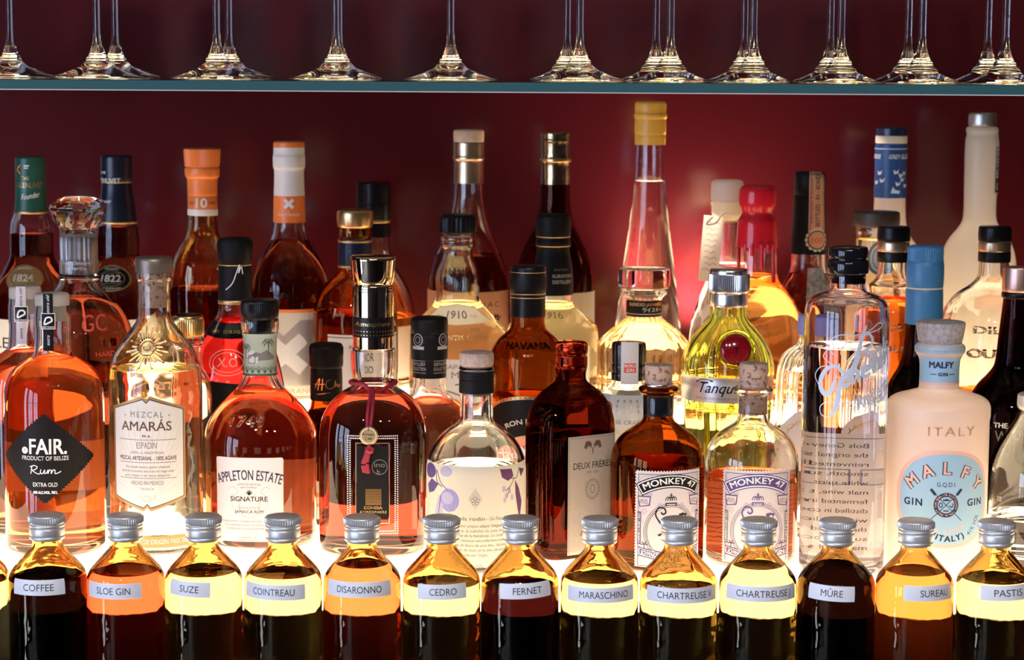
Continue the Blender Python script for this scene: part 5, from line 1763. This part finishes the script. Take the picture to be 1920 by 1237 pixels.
# ---- amber whiskies with black stoppers at the right
def bourbon(label, cx, Y, dy, hw_body, level, brown, body_extra=None, z0=0.0, liq=None):
    b = Bottle('bourbon_bottle', label, cx, 560, Y,
               [(490 + dy, 28), (514 + dy, 29), (524 + dy, 34), (534 + dy, 44), (548 + dy, hw_body * .66), (566 + dy, hw_body * .84), (592 + dy, hw_body * .97), (620 + dy, hw_body), (650 + dy, hw_body, 1), (700 + dy if z0 else 900, hw_body)],
               M['wavy'], z0, liq or L_amber, level)
    b.turned('stopper', [(424 + dy, 28), (425.5 + dy, 30), (428 + dy, 30.5), (451 + dy, 30.5), (453 + dy, 29)], M['blk'])
    b.turned('cork', [(453 + dy, 29), (454 + dy, 29.5), (470 + dy, 29.5), (471 + dy, 29)], M['cork'] if False else M['champagne'])
    b.turned('seal_band', [(471 + dy, 29.5), (472 + dy, 30), (489 + dy, 30), (490.5 + dy, 29.5)], M['blk'])
    return b


b = bourbon('clear bottle with black stopper and pressed lettering, under the white vodka', 1862, 2.034, 0, 98, 735, False, z0=0.0, liq=L_orange)
p = Print(); p.text('DILL', -20, 46, 13, M['wavy'], 5, w=70, bold=.04); p.text('OUR', -28, 0, 16, M['wavy'], 5, w=76, bold=.05)
e = b.print('pressed_words', p, 672, ystep=6)
sd = e.modifiers.new('depth', 'SOLIDIFY'); sd.thickness = .0018; sd.offset = 0
b = bourbon('amber bottle with small black stopper, between the clear script bottle and blue wax', 1673, 2.045, 0, 62, 563, False, z0=0.0, liq=L_orange)
p = Print(); p.text('BOUR', 0, 40, 13, M['wavy'], 5, w=80, bold=.04); p.text('OUR', 0, 0, 13, M['wavy'], 5, w=60, bold=.04)
e = b.print('pressed_words', p, 660, ystep=6)
sd = e.modifiers.new('depth', 'SOLIDIFY'); sd.thickness = .0018; sd.offset = 0
b = Bottle('whisky_bottle', 'pale whisky jar-necked bottle with wide brown-black lid and ringed round label', 1641, 500, 2.15,
           [(425, 39), (432, 40), (440, 38), (474, 37), (490, 40), (506, 48), (526, 54), (560, 56), (700, 56)], M['clear'], Z2, L_pale, 447)
b.turned('lid', [(396, 39), (397.5, 42.5), (401, 43.5), (422, 43), (425, 40)], M['brownblk'])
p = Print(); p.ell(0, 0, 25, 32, M['ink_grey'], 0); p.ell(0, 0, 20, 27, M['paper_cream'], 1); p.ring(0, 0, 15, 21, 1.5, M['ink_grey'], 2)
b.print('round_label', p, 484, ctr=4, off=.0006, ystep=6)

# ================================================================== small amber flasks on the ledge
LZ = -.062
FL = [(1013, 28), (1020, 27.5), (1026, 29), (1036, 37), (1048, 48), (1060, 59), (1070, 67), (1080, 71.5), (1092, 73), (1110, 73, 1), (1215, 73)]
FY = 1.655
FG = 'small amber bottles along the front ledge'
WHITE = M['tape']
flasks = [
    (-57, None, L_yellow, 1084, 0, 0, 0, 'small amber bottle at the far left edge, only its shoulder in frame'),
    (90, 'COFFEE', L_black, 1076, 37, 134, 1101, 'small amber bottle of black liquid with white tape reading COFFEE'),
    (236, 'SLOE GIN', L_sloe, 1068, 174, 276, 1108, 'small amber bottle of red liquid with white tape reading SLOE GIN'),
    (382, 'SUZE', L_yellow, 1069, 326, 404, 1104, 'small amber bottle of pale yellow liquid, right beside the SLOE GIN one'),
    (531, 'COINTREAU', L_yellow, 1072, 465, 578, 1110, 'small amber bottle under the estate rum, white tape set low and left'),
    (679, 'DISARONNO', L_disa, 1056, 618, 736, 1105, 'small amber bottle of pinkish red liquid under the square decanter'),
    (828, 'CEDRO', L_yellow, 1089, 785, 876, 1109, 'small amber bottle with white tape reading CEDRO'),
    (975, 'FERNET', L_violet, 1094, 937, 1032, 1107, 'small amber bottle of dark violet liquid with white tape reading FERNET'),
    (1124, 'MARASCHINO', L_yellow, 1080, 1063, 1186, 1115, 'small amber bottle with white tape reading MARASCHINO'),
    (1272, 'CHARTREUSE V', L_yellow, 1097, 1210, 1340, 1116, 'small amber bottle with long tape label ending in the letter V'),
    (1421, 'CHARTREUSE J', L_yellow, 1059, 1358, 1487, 1113, 'small amber bottle with long tape label ending in the letter J'),
    (1568, 'MÛRE', L_black, 1058, 1510, 1593, 1112, 'small amber bottle of black liquid with white tape reading MÛRE'),
    (1715, 'SUREAU', L_cloud, 1069, 1683, 1777, 1112, 'small amber bottle of cloudy apricot liquid with white tape reading SUREAU'),
    (1866, 'PASTIS', L_yellow, 1082, 1826, 1919, 1111, 'small amber bottle by the right edge with white tape reading PASTIS'),
]
LETTER = principled('printed black letters', (.02, .018, .025), .5)
for (cx, word, lq, lev, x0, x1, ly, lab) in flasks:
    dy = (cx - 700) * .0068                # the roll of the picture
    b = Bottle('amber_bottle', lab, cx, 1080, FY, [(p_[0] + dy,) + tuple(p_[1:]) for p_ in FL], M['amber'], LZ, lq, lev, group=FG, wall=.0022, base=.006)
    b.turned('cap', [(967 + dy, 0.5), (967 + dy, 28, 1), (968.3 + dy, 31.6), (971 + dy, 32.6), (979 + dy, 32.6), (981.5 + dy, 31.8, 1), (984 + dy, 31.2), (985.5 + dy, 32.6), (988.5 + dy, 32.8), (990.5 + dy, 31.4, 1), (992 + dy, 32.4), (1004 + dy, 32.6), (1006 + dy, 31.6, 1), (1008 + dy, 32.6), (1012 + dy, 32.2), (1014 + dy, 29.5)], M['alu'], ribs=(48, .0010, 970.5 + dy, 981 + dy))
    if word:
        p = Print()
        ax = P(cx, 1100, FY)
        a0, a1 = arcx(74, x0 - cx, x1 - cx)
        c_, w_ = (a0 + a1) / 2, (a1 - a0)
        p.rect(-w_ / 2, -14.5, w_ / 2, 14.5, WHITE, 0)
        tw = {'COFFEE': 59, 'SLOE GIN': 68, 'SUZE': 38, 'COINTREAU': 84, 'DISARONNO': 88, 'CEDRO': 52, 'FERNET': 56, 'MARASCHINO': 98, 'CHARTREUSE V': 114, 'CHARTREUSE J': 112, 'MÛRE': 42, 'SUREAU': 60, 'PASTIS': 56}[word]
        ox = {'CHARTREUSE V': 4, 'CHARTREUSE J': 3, 'MARASCHINO': 6, 'SUREAU': 8, 'PASTIS': 3}.get(word, 2)
        p.text(word, ox, -6, 12.6, LETTER, 1, w=tw, bold=.004, res=4)
        tilt = {'COFFEE': .8, 'SLOE GIN': .6, 'SUZE': -2.2, 'COINTREAU': -.6, 'FERNET': 2.2, 'CEDRO': 1.2, 'MARASCHINO': .6, 'MÛRE': -1.8, 'PASTIS': 1.2}.get(word, 0)
        b.print('tape_label', p, ly + 1.5, ctr=c_, tilt=tilt, step=6, off=.0002)

# ================================================================== stemmed glasses on the glass shelf
GG = 'stemmed glasses on the glass shelf'


def stemmed(Rf):
    root = empty('stemmed_glass', (0, 0, 0))
    h0 = .0265
    foot = [(0, .0006), (.014, .0006), (Rf * .8, .0), (Rf - .001, .0), (Rf, .0006), (Rf - .0006, .0014), (Rf * .82, .0034), (Rf * .6, .0062), (Rf * .42, .0088), (.0125, .0108), (.0110, .0128), (.0092, .0142), (.0088, .0165), (.0070, .0185), (.0060, .0215), (.0052, .0240), (.0046, h0), (0, h0)]
    pl = [(p_.x, p_.y) for p_ in spline([foot[0], foot[3] + (1,)] + foot[4:-1], 3)] + [foot[-1]]
    me = lathe_mesh('foot', pl, ROUND, 64); smooth(me, 60)
    f = link('foot', me, root, [M['ice']])
    st = [(0, h0 + .0001), (.0043, h0 + .0001), (.0036, h0 + .003), (.0030, h0 + .012), (.0030, h0 + .05), (.0033, h0 + .075), (.0042, h0 + .085), (0, h0 + .085)]
    me = lathe_mesh('stem', st, ROUND, 24); smooth(me, 60)
    link('stem', me, root, [M['ice']])
    kb = Rf / .0378 * .95
    bo = [(0, h0 + .0851), (.0042, h0 + .0851), (.016 * kb, h0 + .094), (.030 * kb, h0 + .112), (.036 * kb, h0 + .135), (.036 * kb, h0 + .165), (.031 * kb, h0 + .205)]
    bi = [(.0300 * kb, h0 + .205), (.0350 * kb, h0 + .165), (.0350 * kb, h0 + .135), (.0288 * kb, h0 + .112), (.0140 * kb, h0 + .0955), (0, h0 + .090)]
    ol = spline(bo[1:], 4); il = spline(bi, 4)
    me = lathe_mesh('bowl', [bo[0]] + [(max(0, p_.x), p_.y) for p_ in ol] + [(max(0, p_.x), p_.y) for p_ in il], ROUND, 48); smooth(me, 60)
    link('bowl', me, root, [M['ice']])
    return root


big = stemmed(.0378)
small = stemmed(.0312)
used = {id(big): False, id(small): False}
front_px = [(183, big), (407, big), (630, big), (845, big), (1087, big), (1257, small), (1412, small), (1576, small), (1728, small), (1884, small)]
back_px = [(20, big), (217, big), (430, big), (636, big), (1063, small), (1230, small), (1395, small), (1556, small), (1702, small), (1851, small)]
names_f = ['leftmost front stemmed glass, above the navy-capped whisky', 'front stemmed glass above the all-orange capsule', 'front stemmed glass standing above the gold-capped bottle', 'lone stemmed glass above the wood-topped armagnac',
           'front stemmed glass above the dark gold foil neck', 'front stemmed glass just right of the tall yellow cap', 'front stemmed glass above the red-waxed bourbon', 'front stemmed glass between the bonded bourbon and blue-necked vodka', 'front stemmed glass just right of the blue-necked vodka', 'front stemmed glass at the right end, above the white vodka']
names_b = ['back stemmed glass at the left edge, above the green capsule', 'back stemmed glass behind the one above the navy-capped whisky', 'back stemmed glass behind the one above the orange capsule', 'back stemmed glass hidden behind the one above the gold-capped bottle',
           'back stemmed glass behind the one above the foil neck', 'back stemmed glass over the yellow cap', 'back stemmed glass behind the one above the red-waxed bourbon', 'back stemmed glass over the bonded bourbon, behind a front one', 'back stemmed glass over the blue-necked vodka', 'back stemmed glass over the silver-capped white vodka']
for lst, Y, nm in ((front_px, 1.80, names_f), (back_px, 1.895, names_b)):
    for (px, proto), lab in zip(lst, nm):
        if not used[id(proto)]:
            used[id(proto)] = True
            o = proto
        else:
            o = copy_tree(proto)
        q = P(px, 120, Y)
        o.location = (q.x, Y, SH_T + .0002)
        tag(o, lab, 'wine glass', GG)
